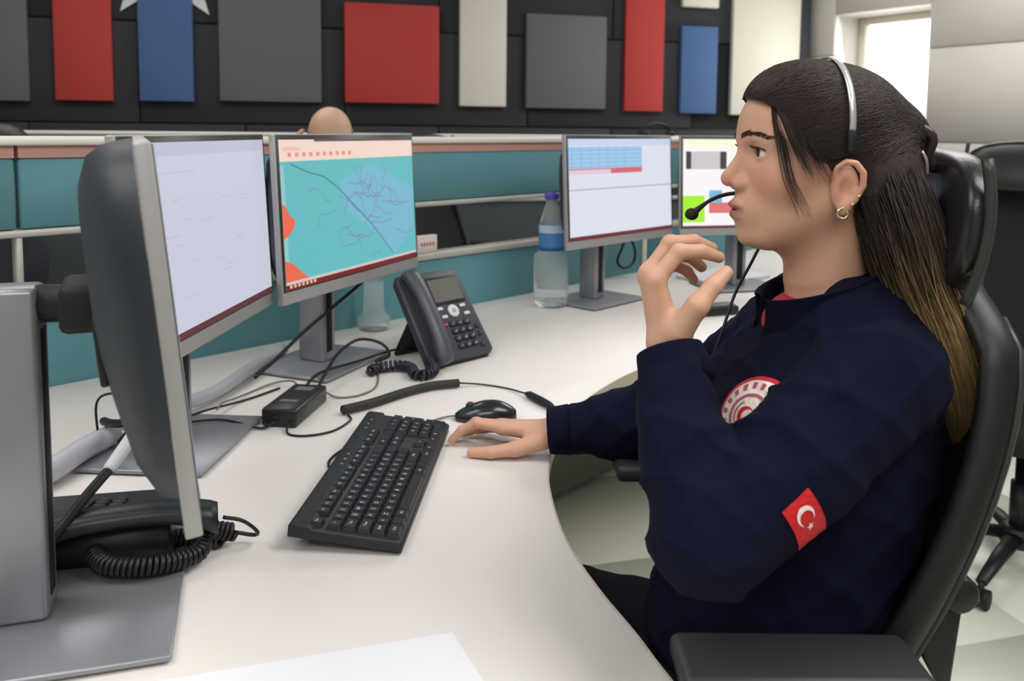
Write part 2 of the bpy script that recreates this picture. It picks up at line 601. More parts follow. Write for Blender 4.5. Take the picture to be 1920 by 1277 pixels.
# ------------------------------------------------------------------ monitors
PW, PH, PB = 0.532, 0.325, 0.195          # panel width, height, height of its lower edge above the desk
def monitor(loc, ang, label, content, tilt=3.0, base_off=(0.0, 0.115), base_rot=0.0, col_off=None, bulge=0.03):
    """front faces local -y; origin on the desk under the panel"""
    root = thing('computer_monitor', label, 'monitor', (loc[0], loc[1], DZ), rad(ang))
    cz = PB + PH / 2
    M = T(0, 0, cz) @ RX(rad(-tilt)) @ T(0, 0, -cz)
    h = MB()
    h.box((0, 0.006, cz), (PW, 0.014, PH), SILVER, 0.002, 2, M=M)
    h.build('frame', root)
    b = MB()
    b.box((0, -0.0012, cz + 0.011), (PW - 0.004, 0.002, PH - 0.026), DARK, 0.0008, 1, M=M)
    b.build('bezel', root)
    s = MB()
    x0, x1, z0, z1 = -PW / 2 + 0.009, PW / 2 - 0.009, PB + 0.027, PB + PH - 0.011
    content(s, x0, x1, z0, z1, M)
    s.build('screen', root)
    # rounded back housing
    k = MB()
    vs, fs = [], []
    rows = [(0.013, 0.5, 0.5, -0.5), (0.022 + bulge * 0.25, 0.49, 0.495, -0.48), (0.032 + bulge * 0.45, 0.45, 0.488, -0.40), (0.04 + bulge * 0.62, 0.37, 0.465, -0.27), (0.045 + bulge * 0.75, 0.30, 0.40, -0.15)]
    N = 32
    for (yy, fx, zt_, zb_) in rows:
        for q in range(N):
            t = 2 * PI * q / N
            ct, st_ = math.cos(t), math.sin(t)
            p = 5.0 if fx > 0.4 else 4.0
            rr = (abs(ct) ** p + abs(st_) ** p) ** (-1 / p)
            vs.append((rr * ct * fx * PW, yy, cz + ((zt_ + zb_) / 2 + rr * st_ * (zt_ - zb_) / 2) * PH))
    for i in range(len(rows) - 1):
        for q in range(N):
            q2 = (q + 1) % N
            fs.append((i * N + q, (i + 1) * N + q, (i + 1) * N + q2, i * N + q2))
    fs.append(tuple((len(rows) - 1) * N + q for q in range(N - 1, -1, -1)))
    k.add(vs, fs, CHAR, M, True)
    hb = k.build('back_housing', root)
    p_ = MB()
    p_.box((-0.11, 0.043 + bulge * 0.75, cz - 0.022), (0.10, 0.008, 0.062), BLACKM, 0.002, 1, M=M)
    p_.build('port_recess', hb)
    # stand
    bx_, by_ = base_off
    Mb = T(bx_, by_, 0) @ RZ(base_rot)
    bs = MB()
    bs.box((0, 0, 0.0065), (0.262, 0.205, 0.007), SILV2, 0.0025, 2, M=Mb)
    sb = bs.build('stand_base', root)
    ft = MB()
    ft.box((0, 0, 0.0015), (0.246, 0.19, 0.003), BLACKM, 0.0, 1, M=Mb)
    ft.build('rubber_pad', sb)
    cx, cy = col_off if col_off else (bx_, by_ + 0.012)
    ctop = 0.365
    c = MB()
    Mc = T(cx, cy, 0) @ RZ(base_rot)
    c.box((0, 0, 0.0095 + (ctop - 0.0095) / 2), (0.05, 0.066, ctop - 0.0095), SILV2, 0.006, 2, M=Mc)
    co = c.build('stand_column', root)
    sl = MB()
    sl.box((0, -0.0325, 0.175), (0.022, 0.003, 0.29), BLACKM, 0.001, 1, M=Mc)
    sl.build('cable_slot', co)
    a = MB()
    y0, y1 = 0.048, cy - 0.03
    a.tube([(0, y0, cz - 0.01), (cx * 0.4, (y0 + y1) / 2, cz - 0.012), (cx, y1 + 0.02, cz - 0.012)], 0.02, BLACKM, 10)
    a.box((cx * 0.3, y0 + (y1 - y0) * 0.4, cz - 0.012), (0.085, max(0.03, (y1 - y0) * 0.62), 0.05), BLACKM, 0.008, 2)
    a.build('hinge_arm', root)
    return root

def sc_plain(s, x0, x1, z0, z1, M):
    y = -0.0026
    s.quad(x0, x1, z0, z1, y, emit('scr_white', (198, 201, 216)), M)
    y2 = y - 0.0002
    s.quad(x0, x1, z1 - 0.02, z1, y2, emit('scr_lav', (190, 190, 210)), M)
    s.quad(x0, x1, z0, z0 + 0.0095, y2, emit('scr_taskbar', (96, 44, 52)), M)
    for k in range(14):
        xx = x0 + 0.02 + k * 0.014
        s.quad(xx, xx + 0.009, z1 - 0.045, z1 - 0.043, y2, emit('scr_faint', (182, 184, 212)), M)
    random.seed(3)
    for k in range(26):
        xx = random.uniform(x0 + 0.05, x1 - 0.1); zz = random.uniform(z0 + 0.05, z1 - 0.08)
        s.quad(xx, xx + random.uniform(0.01, 0.05), zz, zz + 0.0012, y2, emit('scr_faint', (182, 184, 212)), M)

def sc_map(s, x0, x1, z0, z1, M):
    y = -0.0026
    W_, H_ = x1 - x0, z1 - z0
    def U(u, v): return (x0 + u * W_, z0 + v * H_)
    s.quad(x0, x1, z0, z1, y, emit('map_sea', (100, 186, 190)), M)
    y2 = y - 0.0002
    s.quad(x0, x1, *[z0 + v * H_ for v in (0.855, 1.0)], y2, emit('map_toolbar', (240, 214, 200)), M)
    s.quad(x0 + 0.22 * W_, x1, z0 + 0.985 * H_, z1, y2 - 0.0002, emit('map_title', (96, 84, 84)), M)
    s.quad(x0, x1, z0, z0 + 0.035 * H_, y2, emit('map_task', (118, 30, 34)), M)
    s.quad(x0, x1, z0 + 0.035 * H_, z0 + 0.055 * H_, y2, emit('map_status', (206, 196, 196)), M)
    s.quad(x0, x0 + 0.012, z0 + 0.055 * H_, z0 + 0.83 * H_, y2 - 0.0001, emit('map_left', (150, 196, 200)), M)
    for k in range(10):
        a = U(0.05 + k * 0.045, 0.885)
        s.quad(a[0], a[0] + 0.011, a[1], a[1] + 0.008, y2 - 0.0002, emit('map_icon', (226, 150, 140)), M)
    for k in range(7):
        a = U(0.02 + k * 0.025, 0.012)
        s.quad(a[0], a[0] + 0.008, a[1], a[1] + 0.006, y2 - 0.0003, emit('map_tray', (226, 180, 150)), M)
    s.quad(x0 + 0.02 * W_, x0 + 0.13 * W_, z0 + 0.925 * H_, z0 + 0.95 * H_, y2 - 0.0002, emit('map_tab', (232, 196, 180)), M)
    OR = emit('map_orange', (232, 106, 78))
    s.poly([U(0, 0.34), U(0.03, 0.36), U(0.065, 0.41), U(0.075, 0.46), U(0.04, 0.50), U(0.02, 0.56), U(0, 0.58)], y2 - 0.0002, OR, M)
    s.poly([U(0, 0.055), U(0.15, 0.055), U(0.10, 0.10), U(0.05, 0.17), U(0.0, 0.20)], y2 - 0.0002, OR, M)
    BL = emit('map_haze', (120, 182, 206))
    s.poly([U(0.38, 0.70), U(0.62, 0.80), U(0.98, 0.60), U(0.98, 0.25), U(0.80, 0.07), U(0.62, 0.30), U(0.42, 0.48)], y2 - 0.00005, BL, M)
    RD_ = emit('map_road', (132, 126, 172))
    RD2 = emit('map_track', (88, 130, 150))
    def line(pts, w, m):
        P = [Vector((*U(u, v), 0)) for u, v in pts]
        for a, b in zip(P[:-1], P[1:]):
            d = (b - a)
            if d.length < 1e-6:
                continue
            nn = Vector((-d.y, d.x, 0)).normalized() * w / 2
            q = [a + nn, a - nn, b - nn, b + nn]
            s.poly([(p.x, p.y) for p in q][::-1], y2 - 0.0003, m, M)
    line([(0.06, 0.84), (0.16, 0.78), (0.27, 0.74), (0.36, 0.66), (0.47, 0.52), (0.60, 0.36), (0.72, 0.18), (0.78, 0.08)], 0.003, RD2)
    random.seed(11)
    for k in range(34):
        u, v = random.gauss(0.58, 0.17), random.gauss(0.52, 0.2)
        pts = []
        a = random.uniform(0, 6.28)
        for j in range(7):
            if 0.05 < u < 0.97 and 0.08 < v < 0.83:
                pts.append((u, v))
            a += random.uniform(-0.8, 0.8)
            u += 0.03 * math.cos(a); v += 0.04 * math.sin(a)
        if len(pts) > 1:
            line(pts, 0.0017, RD_)

def sc_table(s, x0, x1, z0, z1, M):
    y = -0.0026
    W_, H_ = x1 - x0, z1 - z0
    def q(u0, u1, v0, v1, m, d=0.0002): s.quad(x0 + u0 * W_, x0 + u1 * W_, z0 + v0 * H_, z0 + v1 * H_, y - d, m, M)
    s.quad(x0, x1, z0, z1, y, emit('tab_white', (220, 224, 236)), M)
    q(0, 1, 0.93, 1.0, emit('tab_top', (200, 212, 234)))
    q(0, 0.69, 0.70, 0.92, emit('tab_blue', (160, 200, 232)))
    for k in range(5):
        q(0, 0.69, 0.715 + k * 0.042, 0.72 + k * 0.042, emit('tab_line', (120, 166, 210)), 0.0004)
    for k in range(7):
        q(0.08 * k + 0.03, 0.08 * k + 0.034, 0.70, 0.92, emit('tab_line', (120, 166, 210)), 0.0004)
    q(0.38, 0.69, 0.645, 0.70, emit('tab_red', (214, 104, 116)))
    q(0, 0.38, 0.645, 0.69, emit('tab_pink', (222, 200, 214)))
    q(0, 0.38, 0.69, 0.70, emit('tab_red', (214, 104, 116)), 0.0003)
    q(0, 1, 0.485, 0.50, emit('tab_sep', (176, 184, 206)))
    q(0, 1, 0, 0.03, emit('tab_task', (120, 44, 56)))

def sc_light(s, x0, x1, z0, z1, M):
    y = -0.0026
    W_, H_ = x1 - x0, z1 - z0
    def q(u0, u1, v0, v1, m, d=0.0002): s.quad(x0 + u0 * W_, x0 + u1 * W_, z0 + v0 * H_, z0 + v1 * H_, y - d, m, M)
    s.quad(x0, x1, z0, z1, y, emit('lig_white', (250, 246, 246)), M)
    q(0, 1, 0.90, 1.0, emit('lig_cream', (250, 250, 226)))
    q(0.02, 0.30, 0.66, 0.86, emit('lig_dark', (70, 70, 76)))
    q(0.055, 0.255, 0.66, 0.86, emit('lig_grey', (206, 202, 206)), 0.0004)
    q(0.0, 0.15, 0.06, 0.36, emit('lig_green', (170, 240, 60)))
    q(0.18, 0.27, 0.28, 0.42, emit('lig_blue', (120, 186, 226)))
    q(0.18, 0.34, 0.16, 0.28, emit('lig_red', (220, 120, 124)))
    q(0, 1, 0, 0.02, emit('lig_task', (120, 48, 64)))

t1 = Vector((math.cos(rad(112)), math.sin(rad(112)), 0))
monitor((-0.374, 0.910), 114.0, 'silver-edged monitor seen edge-on from behind, nearest to the viewer', sc_plain, 5.6,
        base_off=(0.026, 0.092), base_rot=rad(-7), col_off=(0.026, 0.152), bulge=0.024)
monitor((-0.480, 1.347), 86.5, 'monitor with a blank pale lavender screen behind the edge-on monitor', sc_plain, 3.0, base_off=(0.035, 0.082))
monitor((-0.338, 1.838), 68.0, 'monitor showing a turquoise map with orange patches', sc_map, 3.0, base_off=(0.02, 0.105))
monitor((0.335, 2.575), 46.5, 'monitor showing a white window with a blue table, beside the large bottle', sc_table, 3.0, base_off=(0.0, 0.10))
monitor((0.80, 2.815), 14.0, 'monitor with a bright white screen and green square, behind the woman\'s face', sc_light, 3.0, base_off=(0.0, 0.10))

# ------------------------------------------------------------------ keyboard
KL, KD = 0.437, 0.146
kb = thing('keyboard', 'black full-size computer keyboard lying on the desk beside the mouse', 'keyboard', (-0.192, 1.243, DZ), rad(86.5))
sl_ = rad(6.0)
def KM(x, y, z=0.0): return T(0, -KD / 2, 0.016) @ RX(sl_) @ T(x, y + KD / 2, z)
k_ = MB()
prof = [(-KD / 2, -0.012), (KD / 2, -0.012), (KD / 2, 0.003), (KD / 2 - 0.004, 0.006), (KD / 2 - 0.028, 0.006), (KD / 2 - 0.031, 0.002), (-KD / 2 + 0.003, 0.002), (-KD / 2, -0.001)]
k_.prism([(p[0], p[1]) for p in prof], -KL / 2, KL / 2, KBODY, M=KM(0, 0) @ Matrix(((0, 0, 1, 0), (1, 0, 0, 0), (0, 1, 0, 0), (0, 0, 0, 1))), bev=0.0025)
k_.build('body', kb)
for sx_ in (-1, 1):
    f_ = MB(); f_.box((sx_ * 0.17, KD / 2 - 0.014, 0.0085), (0.03, 0.012, 0.0165), BLACKM, 0.002, 1); f_.build('foot', kb)
    f_ = MB(); f_.box((sx_ * 0.17, -KD / 2 + 0.014, 0.0024), (0.03, 0.01, 0.0048), BLACKM, 0.001, 1); f_.build('foot', kb)
P_ = 0.0188
_keyme = {}
def keymesh(wd, hd, txt):
    key = (round(wd, 4), round(hd, 4), txt)
    if key in _keyme:
        return _keyme[key]
    mb = MB()
    a, b = wd / 2, hd / 2
    t = 0.0022
    vs = [(-a, -b, 0), (a, -b, 0), (a, b, 0), (-a, b, 0), (-a + t, -b + t * 1.2, 0.006), (a - t, -b + t * 1.2, 0.006), (a - t, b - t * 0.6, 0.006), (-a + t, b - t * 0.6, 0.006)]
    mb.add(vs, [(4, 5, 6, 7), (0, 1, 5, 4), (1, 2, 6, 5), (2, 3, 7, 6), (3, 0, 4, 7)], KEYM)
    if txt:
        sz_ = 0.0078 if len(txt) == 1 else 0.0055
        gv, gf = glyph(txt)
        ox = -a + 0.0075 if len(txt) == 1 else 0.0
        oy = 0.0015
        mb.add([(v.x * sz_ + ox, v.y * sz_ + oy, 0.00615) for v in gv], gf, LEGEND)
    _keyme[key] = mb.mesh('key')
    return _keyme[key]
def row(y, x, keys):
    for it in keys:
        if isinstance(it, (int, float)):
            x += it * P_
            continue
        if isinstance(it, str):
            txt, wd, hd = it, 1.0, 1.0
        else:
            txt, wd = it[0], it[1]
            hd = it[2] if len(it) > 2 else 1.0
        o = link('key', keymesh(wd * P_ - 0.0018, hd * P_ - 0.0018, txt), kb)
        o.matrix_local = KM(x + wd * P_ / 2, y - (hd - 1) * P_ / 2, 0.0022)
        x += wd * P_
    return x
X0 = -KL / 2 + 0.007
XN = X0 + 15.2 * P_
XP = X0 + 18.45 * P_
R_ = [-KD / 2 + 0.0135 + i * P_ for i in range(5)]
RF = R_[4] + P_ * 1.28
row(RF, X0, ['Esc', 0.6, 'F1', 'F2', 'F3', 'F4', 0.4, 'F5', 'F6', 'F7', 'F8', 0.4, 'F9', 'F10', 'F11', 'F12'])
row(RF, XN, ['Prt', 'Scr', 'Brk'])
row(R_[4], X0, ['"', '1', '2', '3', '4', '5', '6', '7', '8', '9', '0', '*', '-', ('', 2.0)])
row(R_[3], X0, [('Tab', 1.5), 'Q', 'W', 'E', 'R', 'T', 'Y', 'U', 'I', 'O', 'P', 'Ğ', 'Ü', ('', 1.5)])
row(R_[2], X0, [('Caps', 1.75), 'A', 'S', 'D', 'F', 'G', 'H', 'J', 'K', 'L', 'Ş', 'İ', ',', ('', 1.25)])
row(R_[1], X0, [('Shift', 1.25), '<', 'Z', 'X', 'C', 'V', 'B', 'N', 'M', 'Ö', 'Ç', '.', ('Shift', 2.75)])
row(R_[0], X0, [('Ctrl', 1.5), ('', 1.1), ('Alt', 1.25), ('', 6.3), ('Alt', 1.25), '', '', ('Ctrl', 1.6)])
row(R_[4], XN, ['Ins', '', ''])
row(R_[3], XN, ['Del', 'End', ''])
row(R_[1], XN, [1.0, '^'])
row(R_[0], XN, ['<', '', '>'])
row(R_[4], XP, ['', '/', '*', '-'])
row(R_[3], XP, ['7', '8', '9', ('+', 1.0, 2.0)])
row(R_[2], XP, ['4', '5', '6'])
row(R_[1], XP, ['1', '2', '3', ('', 1.0, 2.0)])
row(R_[0], XP, [('0', 2.0), ','])
for k in range(6):       # lit status icons and media symbols on the rear strip
    ic = MB()
    x_ = (-0.02, 0.0, 0.02, 0.135, 0.155, 0.175)[k]
    gv, gf = glyph('o' if k < 3 else '=')
    ic.add([(v.x * 0.008, v.y * 0.008, 0.0064) for v in gv], gf, LEGEND, M=KM(x_, KD / 2 - 0.016))
    ic.build('status_icon', kb)
cc = MB()
cc.tube(catmull([(0.13, KD / 2 - 0.006, 0.018), (0.125, KD / 2 + 0.012, 0.006), (0.085, KD / 2 + 0.026, 0.003), (0.05, KD / 2 + 0.022, 0.0025), (0.02, KD / 2 - 0.002, 0.0025)], 6), 0.0022, RUBBER, 6)
cc.build('cable', kb)

# ------------------------------------------------------------------ mouse
ms_ = thing('computer_mouse', 'black computer mouse on the desk beside the woman\'s right hand', 'mouse', (-0.045, 1.532, DZ), rad(96))
def mouse_mesh(mb):
    vs, fs = [], []
    NS, NR = 16, 16
    for i in range(NS + 1):
        u = i / NS
        yy = -0.056 + 0.112 * u
        wd = 0.031 * (math.sin(PI * min(1, max(0, (u * 0.94 + 0.03)))) ** 0.42) * (1 - 0.10 * u)
        ht = 0.037 * (math.sin(PI * (0.06 + 0.88 * u)) ** 0.6) * (1.05 - 0.38 * u)
        for k in range(NR + 1):
            t = PI * k / NR
            vs.append((wd * math.cos(t), yy, 0.003 + ht * math.sin(t) ** 0.8))
    for i in range(NS):
        for k in range(NR):
            a = i * (NR + 1) + k
            fs.append((a, a + 1, a + NR + 2, a + NR + 1))
    fs.append(tuple((i * (NR + 1)) for i in range(NS + 1)) + tuple(i * (NR + 1) + NR for i in range(NS, -1, -1)))
    fs.append(tuple(range(NR, -1, -1)))
    fs.append(tuple(NS * (NR + 1) + k for k in range(NR + 1)))
    mb.add(vs, fs, mat('mouse_black', (30, 29, 36), 0.25, coat=0.3), smooth=True)
m1 = MB(); mouse_mesh(m1); m1.build('body', ms_)
m1 = MB(); m1.lathe([(0.007, -0.003), (0.009, -0.001), (0.009, 0.001), (0.007, 0.003)], DARK, 16, M=T(0, 0.028, 0.025) @ RY(PI / 2)); m1.build('scroll_wheel', ms_)
m1 = MB(); m1.tube(catmull([(0, 0.052, 0.008), (0.005, 0.075, 0.004), (-0.03, 0.13, 0.0025), (-0.045, 0.19, 0.0025), (-0.02, 0.22, 0.0025)], 6), 0.0017, GREYC, 6)
m1.build('cable', ms_)

# ------------------------------------------------------------------ desk phone with display
PHB = mat('phone_grey', (66, 67, 76), 0.42, bump=0.05)
PHS = mat('handset_grey', (74, 76, 86), 0.38)
ph = thing('desk_phone', 'dark grey desk telephone with a display, propped up beside the map monitor', 'phone', (-0.105, 1.905, DZ), rad(46))
# local: x right, y back, face leans back
A_ = rad(55)
def PM(x, v, d=0.0): return T(0, 0.0, 0.012) @ RX(A_) @ T(x, v, d)     # v up the slope, d out of the face
b = MB()
bod = [(-0.10, 0.0), (0.088, 0.0), (0.098, 0.01), (0.088, 0.215), (0.078, 0.225), (-0.088, 0.225), (-0.098, 0.21)]
b.prism(bod, -0.022, 0.0, PHB, M=PM(0, 0), bev=0.004)
b.build('body', ph)
b = MB(); b.prism([(-0.07, 0.0), (0.07, 0.0), (0.06, 0.14), (-0.06, 0.14)], -0.006, 0.006, BLACKM, M=T(0, 0.165, 0.002) @ RX(rad(118)), bev=0.002); b.build('kickstand', ph)
b = MB(); b.box((0, 0.02, 0.006), (0.17, 0.03, 0.012), BLACKM, 0.003, 1); b.build('front_foot', ph)
b = MB(); b.box((0.028, 0.172, 0.001), (0.096, 0.07, 0.006), BLACKP, 0.003, 2, M=PM(0, 0)); bz = b.build('display_bezel', ph)
b = MB(); b.add([(-0.018, 0.143, 0.0045), (0.072, 0.143, 0.0045), (0.072, 0.20, 0.0045), (-0.018, 0.20, 0.0045)], [(0, 1, 2, 3)], mat('phone_lcd', (108, 106, 100), 0.25), M=PM(0, 0)); b.build('display', bz)
WB_ = mat('phone_button_white', (214, 214, 218), 0.4)
b = MB(); b.lathe([(0.016, 0.0), (0.0155, 0.004), (0.012, 0.005)], WB_, 24, M=PM(0.025, 0.117)); nb = b.build('navigation_button', ph)
b = MB(); b.lathe([(0.006, 0.0), (0.0055, 0.0062)], mat('phone_button_ok', (170, 170, 176), 0.4), 16, M=PM(0.025, 0.117)); b.build('ok_button', nb)
for (x_, v_) in ((-0.012, 0.127), (-0.007, 0.106), (0.058, 0.127), (0.062, 0.106)):
    b = MB(); b.box((0, 0, 0.002), (0.017, 0.008, 0.005), WB_, 0.0015, 1, M=PM(x_, v_)); b.build('function_button', ph)
b = MB(); b.box((0, 0, 0.0018), (0.014, 0.007, 0.004), mat('phone_led_red', (190, 40, 52), 0.4), 0.001, 1, M=PM(-0.014, 0.086)); b.build('mute_button', ph)
KB_ = mat('phone_key', (40, 41, 48), 0.4)
dig = '123456789*0#'
for r_i in range(4):
    for c_i in range(3):
        x_, v_ = 0.006 + c_i * 0.022, 0.085 - r_i * 0.0185
        b = MB(); b.box((0, 0, 0.0025), (0.018, 0.0125, 0.006), KB_, 0.0015, 1, M=PM(x_, v_))
        gv, gf = glyph(dig[r_i * 3 + c_i]); b.add([(v.x * 0.008, v.y * 0.008, 0.0056) for v in gv], gf, LEGEND, M=PM(x_, v_)); b.build('dial_key', ph)
for (x_, v_) in ((0.075, 0.07), (0.075, 0.05), (0.07, 0.022)):
    b = MB(); b.lathe([(0.006, 0), (0.0055, 0.004)], KB_, 14, M=PM(x_, v_)); b.build('side_button', ph)
def handset(L, m, M, wd=0.046):
    mb = MB()
    vs, fs = [], []
    NS, NR = 24, 12
    for i in range(NS + 1):
        u = i / NS
        v = -0.005 + L * u
        e = (abs(2 * u - 1)) ** 3
        wx = wd / 2 * (0.82 + 0.18 * e) * (1 if 0 < i < NS else 0.75)
        top = 0.048 - 0.012 * e
        bot = 0.026 - 0.024 * e
        for k in range(NR):
            t = 2 * PI * k / NR
            c, s_ = math.cos(t), math.sin(t)
            rr = (abs(c) ** 3.2 + abs(s_) ** 3.2) ** (-1 / 3.2)
            vs.append((wx * rr * c, v, (top + bot) / 2 + (top - bot) / 2 * rr * s_))
    for i in range(NS):
        for k in range(NR):
            k2 = (k + 1) % NR
            fs.append((i * NR + k, i * NR + k2, (i + 1) * NR + k2, (i + 1) * NR + k))
    fs.append(tuple(range(NR - 1, -1, -1)))
    fs.append(tuple(NS * NR + k for k in range(NR)))
    mb.add(vs, fs, m, M, True)
    return mb
hs = handset(0.226, PHS, PM(-0.073, 0.0)).build('handset', ph)

def coil(mb, path, R, r, turns, m, n=5, per=9):
    P = catmull(path, 14)
    L = [0.0]
    for a, b_ in zip(P[:-1], P[1:]):
        L.append(L[-1] + (b_ - a).length)
    tot = L[-1]
    N = turns * per
    pts = []
    j = 0
    up = Vector((0, 0, 1))
    for i in range(N + 1):
        s_ = tot * i / N
        while j < len(L) - 2 and L[j + 1] < s_:
            j += 1
        t = (s_ - L[j]) / max(1e-9, L[j + 1] - L[j])
        p = P[j].lerp(P[j + 1], t)
        d = (P[j + 1] - P[j]).normalized()
        a = d.cross(up).normalized()
        b2 = a.cross(d)
        th = 2 * PI * turns * i / N
        pts.append(p + (a * math.cos(th) + b2 * math.sin(th)) * R)
    mb.tube(pts, r, m, n)
def lw(root, pts):        # world points -> local of an Empty rotated about z
    M = (Matrix.Translation(root.location) @ RZ(root.rotation_euler.z)).inverted()
    return [M @ Vector(p) for p in pts]
PHC = mat('coil_cord', (40, 38, 50), 0.4)
b = MB(); coil(b, lw(ph, [(-0.178, 1.842, 0.762), (-0.165, 1.80, 0.754), (-0.185, 1.765, 0.753), (-0.205, 1.775, 0.754), (-0.215, 1.815, 0.754), (-0.245, 1.835, 0.754), (-0.29, 1.815, 0.754), (-0.30, 1.79, 0.754)]), 0.0095, 0.0036, 26, PHC)
b.build('coiled_cord', ph)

# ------------------------------------------------------------------ second phone, behind the edge-on monitor
p2 = thing('desk_phone', 'black desk telephone lying low behind the edge-on monitor, coiled cord in front', 'phone', (-0.522, 1.05, DZ), rad(12))
PB2 = mat('phone_black', (30, 34, 38), 0.4)
b = MB(); b.prism([(-0.085, 0.0), (0.085, 0.0), (0.085, 0.03), (-0.085, 0.062)], -0.10, 0.10, PB2, M=Matrix(((0, 0, 1, 0), (1, 0, 0, 0), (0, 1, 0, 0), (0, 0, 0, 1))), bev=0.004); b.build('body', p2)
def P2M(x, y): return T(x, y, 0.0464 - y * 0.188) @ RX(-math.atan(0.188))
for i in range(6):
    b = MB(); b.box((0, 0, 0.002), (0.016, 0.008, 0.005), KB_, 0.001, 1, M=P2M(-0.07 + i * 0.026, -0.05)); b.box((0, 0, 0.0046), (0.006, 0.003, 0.0008), LEGEND, M=P2M(-0.07 + i * 0.026, -0.05)); b.build('function_button', p2)
for r_i in range(4):
    for c_i in range(3):
        b = MB(); b.box((0, 0, 0.002), (0.014, 0.010, 0.005), KB_, 0.001, 1, M=P2M(-0.02 + c_i * 0.02, -0.02 + r_i * 0.017)); b.build('dial_key', p2)
b = MB(); b.box((0, 0, 0.0016), (0.12, 0.004, 0.003), LEGEND, 0.001, 1, M=P2M(0.0, -0.072)); b.build('trim_line', p2)
hs2 = handset(0.215, PB2, T(-0.055, -0.103, 0.034) @ RZ(rad(-82)), 0.05)
hs2.build('handset', p2)
b = MB()
cp = [(-0.362, 1.035, 0.752), (-0.385, 1.045, 0.754), (-0.41, 1.03, 0.757), (-0.44, 1.012, 0.765), (-0.476, 0.992, 0.770), (-0.488, 0.968, 0.768), (-0.458, 0.942, 0.767), (-0.41, 0.948, 0.765), (-0.375, 0.985, 0.760), (-0.377, 1.025, 0.768), (-0.35, 1.045, 0.758)]
coil(b, lw(p2, cp), 0.009, 0.0034, 62, mat('coil_cord_black', (30, 29, 34), 0.38))
b.tube(lw(p2, catmull([(-0.35, 1.045, 0.758), (-0.325, 1.05, 0.752), (-0.318, 1.035, 0.765), (-0.33, 1.018, 0.786), (-0.352, 1.012, 0.793)], 6)), 0.0025, RUBBER, 6)
b.build('coiled_cord', p2)

# ------------------------------------------------------------------ junction box and cables on the desk
hb = thing('junction_box', 'small black plastic box on the desk with thin cables plugged in', 'electronic box', (-0.40, 1.552, DZ), rad(82))
b = MB(); b.box((0, 0, 0.0175), (0.155, 0.066, 0.033), mat('hub_black', (36, 38, 40), 0.35), 0.005, 2); b.build('body', hb)
for lx_, lw_ in ((-0.03, 0.012), (0.045, 0.02)):
    b = MB(); b.box((lx_, 0, 0.0345), (lw_, 0.033, 0.001), GREYC); b.build('label_plate', hb)
b = MB(); b.box((0.082, 0.0, 0.018), (0.014, 0.018, 0.012), BLACKM, 0.003, 1); b.build('plug', hb)
b = MB(); b.box((-0.079, 0.01, 0.016), (0.004, 0.02, 0.012), BLACKM, 0.001, 1); b.build('socket', hb)

def cable(name, label, pts, r, m=RUBBER, cat='cable', n=7, group=None):
    mb = MB()
    mb.tube(catmull(pts, 8), r, m, n)
    return wobj(mb, name, label, cat, (pts[0][0], pts[0][1], DZ), group)
g = DZ
cable('cable', 'thin grey cable curving from the black box towards the desk phone', [(-0.372, 1.652, g + .014), (-0.34, 1.642, g + .003), (-0.30, 1.658, g + .003), (-0.277, 1.71, g + .003), (-0.285, 1.80, g + .003), (-0.30, 1.84, g + .004)], 0.002, GREYC)
cable('cable', 'black cable looping up from the black box in front of the map monitor stand', [(-0.38, 1.655, g + .02), (-0.378, 1.70, g + .03), (-0.37, 1.80, g + .05), (-0.345, 1.90, g + .055), (-0.30, 1.93, g + .04), (-0.275, 1.90, g + .02), (-0.30, 1.86, g + .014)], 0.0035)
cable('cable', 'black cable lying across the base of the map monitor stand', [(-0.45, 1.62, g + .004), (-0.42, 1.68, g + .006), (-0.40, 1.75, g + .02), (-0.34, 1.84, g + .02), (-0.27, 1.955, g + .018), (-0.235, 1.99, g + .006), (-0.23, 2.03, g + .004)], 0.003)
cable('cable', 'thin dark cable between the black box and the rear of the keyboard', [(-0.39, 1.47, g + .014), (-0.385, 1.44, g + .003), (-0.35, 1.43, g + .003), (-0.31, 1.455, g + .003), (-0.29, 1.51, g + .003), (-0.30, 1.54, g + .003)], 0.002)
cable('cable', 'thin black cable running from the black box behind the silver monitor edge', [(-0.415, 1.47, g + .014), (-0.44, 1.462, g + .004), (-0.51, 1.475, g + .014), (-0.58, 1.45, g + .015), (-0.62, 1.42, g + .016)], 0.0022)
cable('cable', 'thin dark cable crossing the base of the lavender monitor stand', [(-0.47, 1.70, g + .003), (-0.50, 1.645, g + .003), (-0.528, 1.60, g + .004), (-0.55, 1.53, g + .015), (-0.585, 1.48, g + .015), (-0.62, 1.46, g + .016)], 0.0022)
cable('cable', 'second thin dark cable looping behind the black box', [(-0.41, 1.63, g + .016), (-0.44, 1.69, g + .02), (-0.49, 1.72, g + .006), (-0.525, 1.66, g + .003), (-0.53, 1.60, g + .012), (-0.54, 1.56, g + .016), (-0.535, 1.52, g + .018)], 0.0018, GREYC)
cable('cable', 'black cable hanging under the map monitor in front of its stand', [(-0.30, 1.99, 0.952), (-0.33, 1.96, 0.93), (-0.39, 1.90, 0.88), (-0.45, 1.83, 0.83), (-0.49, 1.76, 0.79), (-0.52, 1.70, 0.764)], 0.004)
cable('cable', 'short black cable hanging below the lavender monitor', [(-0.525, 1.45, 0.94), (-0.548, 1.40, 0.90), (-0.57, 1.36, 0.86), (-0.60, 1.34, 0.80), (-0.63, 1.34, 0.762)], 0.005)
